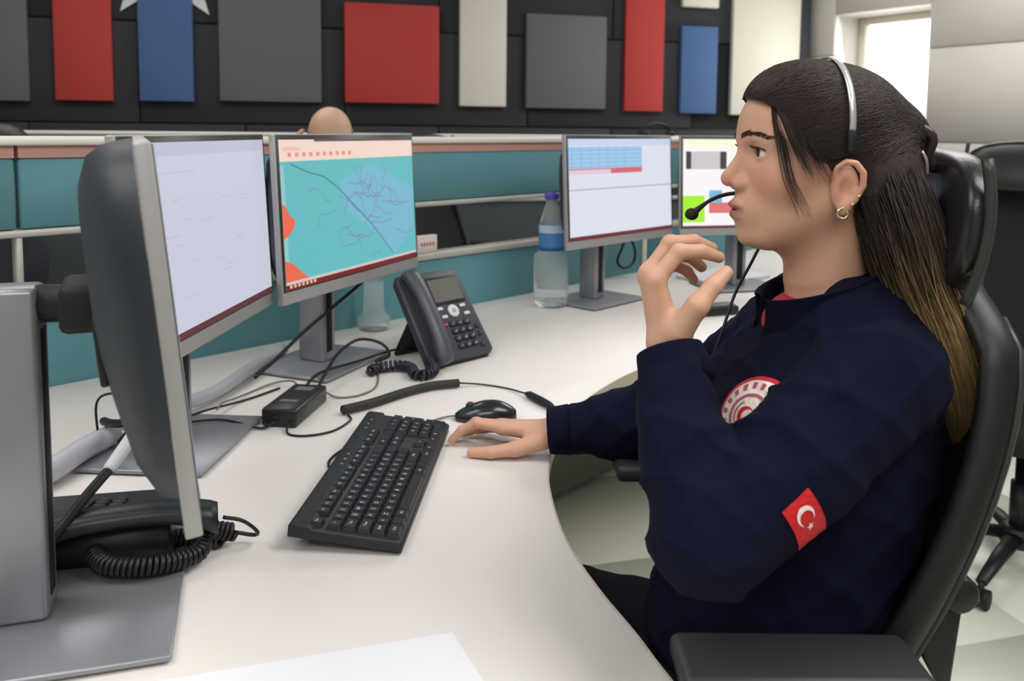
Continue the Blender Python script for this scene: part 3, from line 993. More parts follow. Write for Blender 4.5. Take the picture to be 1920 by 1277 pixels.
cable('spiral_conduit', 'grey plastic cable conduit lying on the desk behind the lavender monitor', [(-0.53, 1.95, g + .018), (-0.555, 1.78, g + .018), (-0.575, 1.615, g + .018), (-0.62, 1.50, g + .024), (-0.66, 1.42, g + .024)], 0.013, mat('conduit_grey', (176, 178, 186), 0.4), 'cable conduit', 12)
cable('spiral_conduit', 'pale cable conduit behind the edge-on monitor stand column', [(-0.70, 1.18, g + .022), (-0.68, 1.22, g + .022), (-0.668, 1.30, g + .026), (-0.655, 1.37, g + .024)], 0.018, mat('conduit_pale', (196, 196, 206), 0.4), 'cable conduit', 12)
cable('cable', 'thick black cable bundle rising behind the edge-on monitor', [(-0.665, 1.36, g + .05), (-0.63, 1.32, g + .06), (-0.60, 1.30, g + .07), (-0.57, 1.28, g + .09)], 0.007)
cable('cable', 'thin black cable loop standing up behind the edge-on monitor', [(-0.665, 1.34, g + .03), (-0.668, 1.345, g + .085), (-0.645, 1.35, g + .10), (-0.60, 1.36, g + .09)], 0.002)
cable('cable', 'thick black cable with a white plug slanting behind the edge-on monitor', [(-0.499, 1.03, g + .104), (-0.503, 0.98, g + .092), (-0.509, 0.935, g + .075), (-0.53, 0.925, g + .05), (-0.565, 0.95, g + .018)], 0.0062)
b = MB(); b.tube([(-0.487, 1.092, g + .138), (-0.489, 1.085, g + .134), (-0.4985, 1.032, g + .105), (-0.499, 1.028, g + .103)], [0.006, 0.0085, 0.0085, 0.007], WHITEP, 10)
wobj(b, 'cable_plug', 'white plug on the slanting black cable behind the edge-on monitor', 'plug', (-0.487, 1.092, g + .138))
# headset lead: stiff sleeve, thin wire, inline connector
hl = thing('headset_lead', 'black headset lead with a thick sleeve and inline connector behind the mouse', 'cable', (-0.25, 1.6, DZ))
def hloc(pts): return [Vector(p) - hl.location for p in pts]
b = MB(); b.tube(catmull(hloc([(-0.31, 1.54, g + .012), (-0.262, 1.588, g + .011), (-0.208, 1.656, g + .011), (-0.159, 1.70, g + .011), (-0.106, 1.72, g + .011)]), 8), 0.0085, mat('sleeve_black', (46, 46, 44), 0.6, bump=0.5, bscale=900), 10); b.build('sleeve', hl)
b = MB(); b.tube(catmull(hloc([(-0.106, 1.72, g + .011), (-0.06, 1.735, g + .004), (-0.01, 1.715, g + .003), (0.03, 1.664, g + .008)]), 8), 0.0018, RUBBER, 6); b.build('wire', hl)
b = MB(); b.tube(hloc([(0.03, 1.664, g + .008), (0.038, 1.652, g + .009), (0.062, 1.612, g + .009), (0.075, 1.59, g + .009), (0.086, 1.568, g + .008)]), [0.003, 0.0075, 0.008, 0.007, 0.003], BLACKM, 10); b.build('connector', hl)
b = MB(); b.tube(catmull(hloc([(0.086, 1.568, g + .008), (0.094, 1.545, g + .004), (0.088, 1.51, g + .003), (0.078, 1.47, g + .003), (0.074, 1.43, g + .003)]), 6), 0.0022, RUBBER, 6); b.build('wire', hl)

# ------------------------------------------------------------------ paper, bottles, small card
b = MB()
b.prism([(-0.345, 0.752), (-0.365, 0.50), (0.085, 0.50), (0.055, 0.64), (-0.059, 0.859)], DZ, DZ + 0.0012, PAPER)
pp = [(-0.335, 0.775), (-0.059, 0.859), (0.028, 0.665), (-0.245, 0.578)]
b = MB(); b.prism(pp, DZ + 0.0002, DZ + 0.0014, PAPER)
wobj(b, 'sheet_of_paper', 'white sheet of paper at the near edge of the desk', 'paper', (-0.15, 0.7, DZ))
PET = mat('pet_plastic', (244, 248, 248), 0.10, trans=0.80, ior=1.12, spec=0.4)
def bottle(loc, H, R, label, lab, cap):
    root = thing('water_bottle', label, 'bottle', (loc[0], loc[1], DZ))
    mb = MB()
    prof = [(R * 0.72, 0.0), (R * 0.9, 0.004), (R, 0.016)]
    z = 0.016
    top = H * 0.42
    k = 0
    while z < top:
        prof += [(R, z), (R * 0.955, z + H * 0.018), (R, z + H * 0.036)]
        z += H * 0.055
    prof += [(R * 0.96, H * 0.455), (R * 0.72, H * 0.485), (R * 0.70, H * 0.50), (R * 0.70, H * 0.73), (R * 0.62, H * 0.78), (R * 0.34, H * 0.90), (R * 0.30, H * 0.95)]
    inner = [(r * 0.965, zz) for r, zz in prof[::-1] if zz > 0.01]
    mb.lathe(prof, PET, 32, cap=False)
    mb.lathe([(0.0001, 0.001), (R * 0.72, 0.0)], PET, 32, cap=False)
    mb.build('bottle_body', root)
    if lab:
        mb = MB(); mb.lathe([(R * 0.715, H * 0.497), (R * 0.72, H * 0.50), (R * 0.72, H * 0.725), (R * 0.715, H * 0.73)], lab, 32, cap=False); lb = mb.build('label', root)
        mb = MB(); mb.lathe([(R * 0.728, H * 0.655), (R * 0.728, H * 0.725)], mat('label_pale', (186, 206, 226), 0.4), 32, cap=False); mb.build('label_band', lb)
        mb = MB(); mb.lathe([(R * 0.728, H * 0.50), (R * 0.728, H * 0.53)], mat('label_deep', (40, 84, 150), 0.4), 32, cap=False); mb.build('label_band', lb)
        mb = MB(); mb.lathe([(R * 0.40, H * 0.945), (R * 0.42, H * 0.95), (R * 0.42, H * 0.995), (R * 0.38, H)], cap, 24); mb.build('cap', root)
    return root
bottle((0.120, 2.56), 0.345, 0.053, 'large clear plastic water bottle with blue label on the desk', mat('label_blue', (74, 132, 190), 0.4), mat('cap_blue', (84, 86, 178), 0.4))
cup = thing('drinking_glass', 'clear empty glass on the desk behind the map monitor, near the phone', 'glass', (-0.365, 2.235, DZ))
b = MB(); b.lathe([(0.038, 0.0), (0.042, 0.012), (0.044, 0.03), (0.028, 0.05), (0.026, 0.13)], PET, 28, cap=False); b.lathe([(0.0001, 0.004), (0.037, 0.002)], mat('glass_foot', (120, 124, 124), 0.2, trans=0.5), 28, cap=False); b.build('body', cup)
b = MB(); b.lathe([(0.0001, 0.0002), (0.032, 0.0004), (0.034, 0.0032), (0.0001, 0.0034)], mat('glass_base_dark', (78, 80, 78), 0.3), 24, cap=False); b.build('base', cup)
crd = MB()
ca_ = math.atan(1.06)
crd.box((0, 0, 0.026), (0.075, 0.02, 0.05), mat('card_white', (216, 204, 198), 0.6), 0.001, 1)
for k in range(5):
    crd.box((-0.022 + k * 0.011, -0.0104, 0.026), (0.006, 0.0008, 0.010), mat('card_print', (170, 96, 96), 0.6))
o = crd.build('small_box'); o.location = (-0.262 + 0.012, 2.73 - 1.06 * 0.25 - 0.014, 0.9152); o.rotation_euler = (0, 0, ca_)
tag(o, 'small white box with red print standing on the partition sill', 'box')
# things on the desk beyond the woman
b = MB(); b.prism([(0.70, 2.92), (0.95, 3.10), (0.84, 3.28), (0.60, 3.08)], DZ, DZ + 0.012, PAPER, bev=0.001)
wobj(b, 'paper_stack', 'stack of white papers on the desk behind the woman\'s neck', 'papers', (0.78, 3.1, DZ))
b = MB(); b.box((0, 0, 0.014), (0.16, 0.05, 0.026), BLACKP, 0.006, 2); b.box((0.03, 0.0, 0.029), (0.08, 0.04, 0.006), GREYC, 0.002, 1)
o = b.build('stapler'); o.location = (0.585, 2.455, DZ); o.rotation_euler = (0, 0, rad(20)); tag(o, 'dark flat device on the desk between raised hand and collar', 'device')
cable('cable', 'black cable loop hanging on the partition beside the blue-table monitor', [(0.42, 3.11, 0.90), (0.405, 3.095, 0.85), (0.385, 3.075, 0.80), (0.41, 3.08, 0.775), (0.45, 3.12, 0.79), (0.455, 3.13, 0.84), (0.425, 3.115, 0.90)], 0.005)

# ------------------------------------------------------------------ office chair (front faces -x)
CHB = mat('chair_black', (26, 26, 27), 0.45, bump=0.05)
CHF = mat('chair_frame_edge', (52, 52, 50), 0.4)
CHL = mat('chair_leather', (34, 32, 33), 0.28, bump=0.15, bscale=260)
CHM = mat('chair_mesh', (20, 20, 21), 0.8, bump=0.4, bscale=900)
def office_chair(loc, rz, label):
    root = thing('office_chair', label, 'chair', loc, rz, 'black high-back office chairs')
    ox, oy = 0.22, 1.05                      # the shape below was laid out around this point
    spine = [(0.375, 0.56), (0.415, 0.66), (0.448, 0.74), (0.482, 0.82), (0.512, 0.90), (0.535, 0.98), (0.545, 1.05), (0.534, 1.105)]
    sp = catmull([(x, 0, z) for x, z in spine], 4)
    NV = len(sp) - 1
    def hw(v): return 0.155 + 0.06 * math.sin(PI * min(1, max(0, v * 0.80 + 0.12))) - 0.035 * max(0, v - 0.85) / 0.15
    def bp(u, v):                            # u -1..1, v 0..1
        i = min(NV - 1, int(v * NV)); t = v * NV - i
        p = sp[i].lerp(sp[i + 1], t)
        return Vector((p.x - ox - 0.047 * u * u, u * hw(v), p.z))
    mb = MB()
    NU = 14
    vs, fs = [], []
    for d in (0.0, 0.006):
        for j in range(NV + 1):
            for i in range(NU + 1):
                p = bp(-0.96 + 1.92 * i / NU, 0.02 + 0.96 * j / NV)
                vs.append((p.x + d, p.y, p.z))
    S = (NU + 1) * (NV + 1)
    for j in range(NV):
        for i in range(NU):
            a = j * (NU + 1) + i
            fs.append((a, a + NU + 1, a + NU + 2, a + 1))
            fs.append((S + a, S + a + 1, S + a + NU + 2, S + a + NU + 1))
    mb.add(vs, fs, CHM, smooth=True)
    mb.build('backrest', root)
    # frame around the mesh: flattened bar
    out = [bp(-1, v / 20) for v in range(21)] + [bp(-1 + 2 * k / 10, 1.0) + Vector((0, 0, 0.012 * math.sin(PI * k / 10))) for k in range(1, 10)] + [bp(1, 1 - v / 20) for v in range(21)] + [bp(1 - 2 * k / 10, 0.0) for k in range(1, 10)]
    mb = MB()
    n = len(out)
    vs, fs = [], []
    for i in range(n):
        p = out[i]; q = out[(i + 1) % n]; r_ = out[i - 1]
        c0 = Vector((p.x, p.y * 0.9, p.z * 0.9 + 0.083))
        side = (p - c0); side.x = 0
        side = side.normalized()
        up = Vector((1, 0, 0))
        for k in range(12):
            t = 2 * PI * k / 12
            vs.append(p + side * 0.013 * math.cos(t) + up * 0.021 * math.sin(t) + up * 0.003)
    for i in range(n):
        i2 = (i + 1) % n
        for k in range(12):
            k2 = (k + 1) % 12
            fs.append((i * 12 + k, i * 12 + k2, i2 * 12 + k2, i2 * 12 + k))
    mb.add(vs, fs, CHB, smooth=True)
    mb.build('back_frame', root)
    for s in (-1, 1):      # grey edge strip on the back of the frame
        mb = MB()
        mb.tube([bp(s, v / 14) + Vector((0.0235, s * 0.004, 0)) for v in range(1, 14)], 0.0042, CHF, 6)
        mb.build('edge_strip', root)
    # spine bracket
    mb = MB()
    mb.tube([(-0.02, 0, 0.40), (0.16, 0, 0.43), (0.24, 0, 0.60), (0.30, 0, 0.80), (0.325, 0, 0.95)], [0.035, 0.035, 0.03, 0.028, 0.02], CHB, 10)
    mb.build('back_support', root)
    # headrest
    b = bmesh.new()
    bmesh.ops.create_uvsphere(b, u_segments=28, v_segments=20, radius=1.0)
    for q in b.verts:
        c = q.co
        p = 3.0
        rr = (abs(c.x) ** p + abs(c.y) ** p + abs(c.z) ** p) ** (-1 / p)
        x, y, z = c.x * rr * 0.03, c.y * rr * 0.200, c.z * rr * 0.082
        x += -1.1 * y * y - 1.6 * z * z + 0.10 * z + (0.02 if z < -0.05 else 0) * 0
        q.co = Vector((0.292 + x, y, 1.172 + z))
    mb = MB(); mb.bm(b, CHL, smooth=True); hr = mb.build('headrest', root)
    for s in (-1, 1):
        mb = MB()
        pts = []
        for k in range(13):
            z = -0.074 + 0.148 * k / 12
            y = s * 0.193
            pts.append((0.292 - 1.1 * y * y - 1.6 * z * z + 0.10 * z + 0.006, s * (0.201 - 1.2 * z * z), 1.172 + z))
        mb.tube(pts, 0.006, CHF, 6)
        mb.build('headrest_trim', hr)
    mb = MB()
    mb.tube([(0.318, 0, 1.09), (0.345, 0, 1.13), (0.335, 0, 1.17)], [0.03, 0.026, 0.03], CHB, 10)
    mb.box((0.325, 0, 1.115), (0.03, 0.10, 0.025), CHB, 0.006, 2)
    mb.build('headrest_bracket', root)
    # seat
    mb = MB()
    pts = []
    for k in range(32):
        t = 2 * PI * k / 32
        c, s = math.cos(t), math.sin(t)
        rr = (abs(c) ** 3.5 + abs(s) ** 3.5) ** (-1 / 3.5)
        pts.append((-0.03 + 0.235 * rr * c, 0.235 * rr * s))
    mb.prism(pts, 0.415, 0.485, CHM, bev=0.022, seg=3)
    mb.build('seat', root)
    mb = MB(); mb.box((0.0, 0, 0.395), (0.28, 0.2, 0.045), CHB, 0.01, 2); mb.build('tilt_mechanism', root)
    for s in (-1, 1):
        ar = MB()
        ar.tube([(0.04, s * 0.20, 0.40), (0.04, s * 0.245, 0.42), (0.04, s * 0.255, 0.50), (0.03, s * 0.255, 0.735)], [0.018, 0.02, 0.02, 0.018], CHB, 10)
        ap = ar.build('armrest_post', root)
        ar = MB()
        ar.box((0.065, s * 0.255, 0.747), (0.24, 0.085, 0.028), mat('armrest_pad', (46, 44, 48), 0.5), 0.01, 3)
        ar.build('armrest_pad', root)
    mb = MB(); mb.lathe([(0.028, 0.10), (0.028, 0.26), (0.018, 0.26), (0.018, 0.39)], CHB, 18); mb.build('gas_lift', root)
    mb = MB(); mb.lathe([(0.045, 0.07), (0.05, 0.08), (0.045, 0.125), (0.03, 0.13)], CHB, 18); mb.build('hub', root)
    for k in range(5):
        a = 2 * PI * k / 5 + 0.35
        d = Vector((math.cos(a), math.sin(a), 0))
        mb = MB()
        mb.tube([d * 0.03 + Vector((0, 0, 0.10)), d * 0.17 + Vector((0, 0, 0.092)), d * 0.315 + Vector((0, 0, 0.072))], [0.026, 0.022, 0.016], CHB, 10, flat=0.7)
        lg = mb.build('base_leg', root)
        mb = MB()
        Mw = T(*(d * 0.315)) @ RZ(a)
        for sy_ in (-1, 1):
            mb.lathe([(0.018, -0.009), (0.027, -0.007), (0.027, 0.007), (0.018, 0.009)], BLACKM, 16, M=Mw @ T(0, sy_ * 0.014, 0.027) @ RX(PI / 2))
        mb.tube([Vector(Mw @ Vector((0, 0, 0.027))), Vector(Mw @ Vector((0, 0, 0.072)))], 0.008, BLACKM, 8)
        mb.build('caster', lg)
    # lumbar lever hanging on the near side of the back
    mb = MB()
    mb.lathe([(0.016, -0.012), (0.02, -0.008), (0.02, 0.008), (0.016, 0.012)], CHB, 18, M=T(0.243, -0.206, 0.80) @ RX(PI / 2))
    mb.prism([(-0.018, 0.0), (0.014, 0.006), (0.004, -0.10), (-0.004, -0.10), (-0.026, -0.06)], -0.008, 0.008, CHB, M=T(0.234, -0.206, 0.795) @ RX(PI / 2), bev=0.003)
    mb.build('adjusting_lever', root)
    return root
chair = office_chair((0.22, 1.05, 0), 0.0, 'black high-back office chair the woman sits in')
ch2 = copy_tree(chair)
ch2.location = (1.50, 2.42, 0); ch2.rotation_euler = (0, 0, rad(60))
ch2['label'] = 'empty black office chair at the right edge behind the woman\'s chair'
ch3 = copy_tree(chair)
ch3.location = (-0.15, 3.62, 0); ch3.rotation_euler = (0, 0, rad(150))
ch3['label'] = 'black office chair seen through the glass strip of the teal screen'

# ------------------------------------------------------------------ implicit surfaces for bodies and clothes
def surface_nets(d, lo, h):
    ins = d < 0
    nx, ny, nz = d.shape
    cs = np.zeros((nx - 1, ny - 1, nz - 1), np.int8)
    for a in (0, 1):
        for b in (0, 1):
            for c in (0, 1):
                cs += ins[a:nx - 1 + a, b:ny - 1 + b, c:nz - 1 + c]
    mask = (cs > 0) & (cs < 8)
    ii, jj, kk = np.nonzero(mask)
    idx = -np.ones(mask.shape, np.int64)
    idx[ii, jj, kk] = np.arange(len(ii))
    acc = np.zeros((len(ii), 3)); cnt = np.zeros(len(ii))
    cor = [(a, b, c) for a in (0, 1) for b in (0, 1) for c in (0, 1)]
    for p in cor:
        for ax in range(3):
            if p[ax]:
                continue
            q = list(p); q[ax] = 1
            v0 = d[ii + p[0], jj + p[1], kk + p[2]].astype(np.float64)
            v1 = d[ii + q[0], jj + q[1], kk + q[2]].astype(np.float64)
            m = (v0 < 0) != (v1 < 0)
            t = np.where(m, v0 / np.where(m, v0 - v1, 1), 0)
            pos = np.repeat(np.array([p], float), len(ii), 0)
            pos[:, ax] = t
            acc[m] += pos[m]; cnt[m] += 1
    V = acc / cnt[:, None] + np.stack([ii, jj, kk], 1)
    V = V * h + np.array(lo)
    faces = []
    for ax in range(3):
        sl0 = [slice(None)] * 3; sl1 = [slice(None)] * 3
        sl0[ax] = slice(0, -1); sl1[ax] = slice(1, None)
        a, b = ins[tuple(sl0)], ins[tuple(sl1)]
        ch = a != b
        o1, o2 = (ax + 1) % 3, (ax + 2) % 3
        I = np.stack(np.nonzero(ch), 1)
        I = I[(I[:, o1] > 0) & (I[:, o2] > 0) & (I[:, o1] < d.shape[o1] - 1) & (I[:, o2] < d.shape[o2] - 1)]
        if len(I) == 0:
            continue
        fl = a[I[:, 0], I[:, 1], I[:, 2]]
        def cell(d1, d2):
            J = I.copy(); J[:, o1] += d1; J[:, o2] += d2
            return idx[J[:, 0], J[:, 1], J[:, 2]]
        Q = np.stack([cell(-1, -1), cell(0, -1), cell(0, 0), cell(-1, 0)], 1)
        Q = np.where(fl[:, None], Q, Q[:, ::-1])
        faces.append(Q)
    return V, np.concatenate(faces)

class Field:
    def __init__(self, lo, hi, h):
        self.lo, self.h = lo, h
        ax = [np.arange(lo[i], hi[i] + h, h, dtype=np.float32) for i in range(3)]
        self.X, self.Y, self.Z = np.meshgrid(*ax, indexing='ij', sparse=True)
        self.shape = tuple(len(a) for a in ax)
        self.ax = ax
    def ell(self, c, r):
        x, y, z = (self.X - c[0]), (self.Y - c[1]), (self.Z - c[2])
        k0 = np.sqrt((x / r[0]) ** 2 + (y / r[1]) ** 2 + (z / r[2]) ** 2)
        k1 = np.sqrt((x / r[0] ** 2) ** 2 + (y / r[1] ** 2) ** 2 + (z / r[2] ** 2) ** 2) + 1e-6
        return k0 * (k0 - 1) / k1
    def sph(self, c, r):
        return np.sqrt((self.X - c[0]) ** 2 + (self.Y - c[1]) ** 2 + (self.Z - c[2]) ** 2) - r
    def cone(self, a, b, ra, rb):
        d = [b[i] - a[i] for i in range(3)]
        L2 = sum(v * v for v in d) + 1e-12
        t = ((self.X - a[0]) * d[0] + (self.Y - a[1]) * d[1] + (self.Z - a[2]) * d[2]) / L2
        t = np.clip(t, 0, 1)
        return np.sqrt((self.X - a[0] - t * d[0]) ** 2 + (self.Y - a[1] - t * d[1]) ** 2 + (self.Z - a[2] - t * d[2]) ** 2) - (ra + (rb - ra) * t)
    def chain(self, pts, rs, k=0.0):
        d = None
        for i in range(len(pts) - 1):
            c = self.cone(pts[i], pts[i + 1], rs[i], rs[i + 1])
            d = c if d is None else (smin(d, c, k) if k else np.minimum(d, c))
        return d
    def plane(self, p, n):
        return (self.X - p[0]) * n[0] + (self.Y - p[1]) * n[1] + (self.Z - p[2]) * n[2]
    def mesh(self, d):
        return surface_nets(np.broadcast_to(d, self.shape), self.lo, self.h)
def smin(a, b, k):
    h = np.clip(0.5 + 0.5 * (b - a) / k, 0, 1)
    return b + (a - b) * h - k * h * (1 - h)
def smax(a, b, k):
    return -smin(-a, -b, k)
def relax(V, Fq, it=2, lam=0.5):
    n = len(V)
    E = np.concatenate([Fq[:, [0, 1]], Fq[:, [1, 2]], Fq[:, [2, 3]], Fq[:, [3, 0]]])
    for _ in range(it):
        s = np.zeros_like(V); c = np.zeros(n)
        np.add.at(s, E[:, 0], V[E[:, 1]]); np.add.at(c, E[:, 0], 1)
        V = V + lam * (s / np.maximum(c, 1)[:, None] - V)
    return V
def meshobj(name, V, Fq, m, parent=None, base=(0, 0, 0), attrs=None, label=None):
    me = bpy.data.meshes.new(name)
    V = np.asarray(V) - np.array(base)
    me.vertices.add(len(V)); me.vertices.foreach_set('co', V.astype(np.float32).ravel())
    me.loops.add(len(Fq) * 4); me.loops.foreach_set('vertex_index', Fq.astype(np.int32).ravel())
    me.polygons.add(len(Fq))
    me.polygons.foreach_set('loop_start', np.arange(0, len(Fq) * 4, 4, dtype=np.int32))
    me.polygons.foreach_set('loop_total', np.full(len(Fq), 4, np.int32))
    me.polygons.foreach_set('use_smooth', np.ones(len(Fq), bool))
    me.update(calc_edges=True)
    me.validate()
    me.materials.append(m)
    for k, a in (attrs or {}).items():
        at = me.attributes.new(k, 'FLOAT', 'POINT')
        at.data.foreach_set('value', np.asarray(a, np.float32))
    return link(name, me, parent, label)
def join_parts(parts):
    V, Fq, o = [], [], 0
    for v, f in parts:
        V.append(v); Fq.append(f + o); o += len(v)
    return np.concatenate(V), np.concatenate(Fq)

def skin_material(name, rgb, lip=(160, 96, 88)):
    m = mat(name, rgb, 0.48, sss=0.12, spec=0.4, bump=0.06, bscale=700)
    nt = m.node_tree
    b = nt.nodes['Principled BSDF']
    at = nt.nodes.new('ShaderNodeAttribute'); at.attribute_name = 'lip'
    at2 = nt.nodes.new('ShaderNodeAttribute'); at2.attribute_name = 'blush'
    mx = nt.nodes.new('ShaderNodeMix'); mx.data_type = 'RGBA'
    mx.inputs[6].default_value = (*s2l(rgb), 1)
    mx.inputs[7].default_value = (*s2l((rgb[0], rgb[1] * 0.82, rgb[2] * 0.80)), 1)
    nt.links.new(at2.outputs['Fac'], mx.inputs[0])
    mx2 = nt.nodes.new('ShaderNodeMix'); mx2.data_type = 'RGBA'
    nt.links.new(mx.outputs[2], mx2.inputs[6])
    mx2.inputs[7].default_value = (*s2l(lip), 1)
    nt.links.new(at.outputs['Fac'], mx2.inputs[0])
    nt.links.new(mx2.outputs[2], b.inputs['Base Color'])
    return m
SKIN = skin_material('skin', (206, 160, 134))
NAVY = mat('navy_fleece', (15, 17, 37), 0.9, var=0.12, vscale=25, bump=0.25, bscale=500, spec=0.12)
NAVY2 = mat('navy_trousers', (15, 16, 28), 0.85, var=0.1, vscale=30, bump=0.2, bscale=600, spec=0.2)

# ------------------------------------------------------------------ the woman
HX, HY, HZ = 0.365, 1.0, 1.25
def H2W(f, s, z): return (HX - f, HY - s, HZ + z)
Fh = Field((-0.105, -0.094, -0.215), (0.13, 0.094, 0.12), 0.0018)
d = smin(Fh.ell((0.006, 0, 0.025), (0.088, 0.071, 0.070)), Fh.ell((0.040, 0, -0.035), (0.055, 0.058, 0.083)), 0.03)
d = smin(d, Fh.ell((0.053, 0, 0.028), (0.043, 0.054, 0.044)), 0.02)
d = smin(d, Fh.ell((0.046, 0, -0.078), (0.047, 0.041, 0.032)), 0.02)
d = smin(d, Fh.ell((0.083, 0, -0.100), (0.0155, 0.019, 0.0135)), 0.016)
neck = Fh.chain([(-0.004, 0, -0.05), (-0.006, 0, -0.15), (-0.03, 0, -0.23)], [0.046, 0.047, 0.062])
for s in (-1, 1):
    d = smin(d, Fh.cone((0.004, s * 0.05, -0.052), (0.068, s * 0.02, -0.098), 0.014, 0.012), 0.02)
    d = smin(d, Fh.sph((0.060, s * 0.040, -0.030), 0.0205), 0.02)
    d = smin(d, Fh.cone((0.088, s * 0.012, 0.012), (0.074, s * 0.044, 0.013), 0.008, 0.007), 0.012)
    d = smax(d, -Fh.ell((0.099, s * 0.032, -0.003), (0.0145, 0.019, 0.0105)), 0.010)
d = smin(d, neck, 0.022)
d = smin(d, Fh.ell((0.083, 0, -0.068), (0.0225, 0.026, 0.024)), 0.014)
nose = Fh.cone((0.0935, 0, -0.001), (0.1105, 0, -0.030), 0.0055, 0.0078)
nose = smin(nose, Fh.sph((0.1118, 0, -0.0345), 0.0080), 0.006)
for s in (-1, 1):
    nose = smin(nose, Fh.ell((0.1005, s * 0.0105, -0.0385), (0.0085, 0.0062, 0.0068)), 0.005)
nose = smin(nose, Fh.cone((0.086, 0, -0.006), (0.0955, 0, -0.036), 0.0085, 0.0105), 0.008)
d = smin(d, nose, 0.009)
for s in (-1, 1):
    d = smin(d, Fh.ell((0.0985, s * 0.0118, -0.0395), (0.0088, 0.0066, 0.0066)), 0.0032)
    d = smax(d, -Fh.ell((0.1030, s * 0.0060, -0.0470), (0.0045, 0.0028, 0.0030)), 0.0015)
lips = smin(Fh.ell((0.1015, 0, -0.0635), (0.0085, 0.0185, 0.0048)), Fh.ell((0.0995, 0, -0.0755), (0.0090, 0.0165, 0.0058)), 0.002)
d = smin(d, lips, 0.004)
d = smax(d, -Fh.ell((0.113, 0, -0.0693), (0.012, 0.019, 0.0011)), 0.002)
EYE = [(0.0765, s * 0.0315, -0.001) for s in (1, -1)]
for e in EYE:
    r_ = Fh.sph(e, 0.0)
    lid = np.maximum(r_ - 0.0140, -(r_ - 0.0110))
    ap = Fh.ell((e[0] + 0.012, e[1], e[2] - 0.0005), (0.02, 0.0138, 0.0052))
    d = smin(d, lid, 0.0035)
    d = smax(d, -ap, 0.0012)
    d = np.maximum(d, -(r_ - 0.0108))
def EA(f, s, z): return (0.005 + f * 0.86, s, -0.039 + (z + 0.036) * 0.86)
for s in (-1, 1):
    ear = Fh.ell(EA(-0.004, s * 0.069, -0.036), (0.0155, 0.0085, 0.0265))
    rim = Fh.chain([EA(*p) for p in [(0.010, s * 0.069, -0.022), (0.009, s * 0.075, -0.010), (0.0, s * 0.080, -0.002), (-0.011, s * 0.083, -0.004), (-0.020, s * 0.084, -0.016), (-0.021, s * 0.082, -0.032), (-0.013, s * 0.078, -0.050), (-0.003, s * 0.074, -0.060)]],
                   [0.003, 0.0032, 0.0034, 0.0035, 0.0036, 0.0036, 0.004, 0.0054])
    ear = smin(ear, rim, 0.005)
    ear = smax(ear, -Fh.ell(EA(-0.001, s * 0.082, -0.036), (0.0075, 0.0095, 0.012)), 0.003)
    ear = smin(ear, Fh.ell(EA(-0.001, s * 0.0735, -0.062), (0.006, 0.0045, 0.008)), 0.004)
    d = smin(d, ear, 0.004)
headD = d
Vh, Qh = Fh.mesh(d)
Vh = relax(Vh, Qh, 1, 0.35)
lipm = np.clip(1.15 - np.sqrt(((Vh[:, 1]) / 0.022) ** 2 + ((Vh[:, 2] + 0.069) / 0.0115) ** 2) ** 3, 0, 1) * (Vh[:, 0] > 0.085)
cheek = np.exp(-(((np.abs(Vh[:, 1]) - 0.043) / 0.02) ** 2 + ((Vh[:, 2] + 0.035) / 0.02) ** 2 + ((Vh[:, 0] - 0.07) / 0.03) ** 2)) + np.exp(-(((Vh[:, 0] - 0.118) / 0.012) ** 2 + ((Vh[:, 2] + 0.036) / 0.012) ** 2)) + 0.8 * np.exp(-(((np.abs(Vh[:, 1]) - 0.08) / 0.012) ** 2 + ((Vh[:, 2] + 0.034) / 0.03) ** 2))
blush = np.clip(cheek, 0, 1) * 0.5
VhW = np.stack([HX - Vh[:, 0], HY - Vh[:, 1], HZ + Vh[:, 2]], 1)

def hand_mesh(wr0, wr1, fingers, thumb, rpalm=0.0115, h=0.0016, sc=1.0):
    """wr0 forearm end, wr1 wrist; fingers = four lists of joints (MCP, PIP, DIP, tip)"""
    allp = [wr0, wr1] + [p for f in fingers for p in f] + list(thumb)
    lo = tuple(min(p[i] for p in allp) - 0.034 for i in range(3))
    hi = tuple(max(p[i] for p in allp) + 0.034 for i in range(3))
    Fd = Field(lo, hi, h)
    palm = Fd.cone(wr0, wr1, 0.027, 0.0225)
    pm = None
    for f in fingers:
        a = tuple(wr1[i] * 0.82 + f[0][i] * 0.18 for i in range(3))
        c = Fd.cone(a, f[0], 0.0135, rpalm)
        pm = c if pm is None else smin(pm, c, 0.014)
    palm = smin(palm, pm, 0.018)
    th = Fd.cone(thumb[0], thumb[1], 0.0155, 0.0118)
    palm = smin(palm, th, 0.014)
    tot = palm
    rr = [(0.0098, 0.0088, 0.0078, 0.0066), (0.0100, 0.0090, 0.0080, 0.0068), (0.0096, 0.0086, 0.0076, 0.0064), (0.0086, 0.0076, 0.0066, 0.0056)]
    res = palm
    for f, r4 in zip(fingers, rr):
        fd = Fd.chain(f, r4, 0.0025)
        fd = smin(fd, Fd.sph(f[1], r4[1] * 1.07), 0.003)
        res = np.minimum(res, smin(palm, fd, 0.006))
    td = Fd.chain(thumb[1:], (0.0112, 0.0102, 0.0078), 0.0025)
    res = np.minimum(res, smin(palm, td, 0.007))
    V, Q = Fd.mesh(res)
    return relax(V, Q, 2, 0.4), Q
WL = (0.176, 0.925, 1.030)
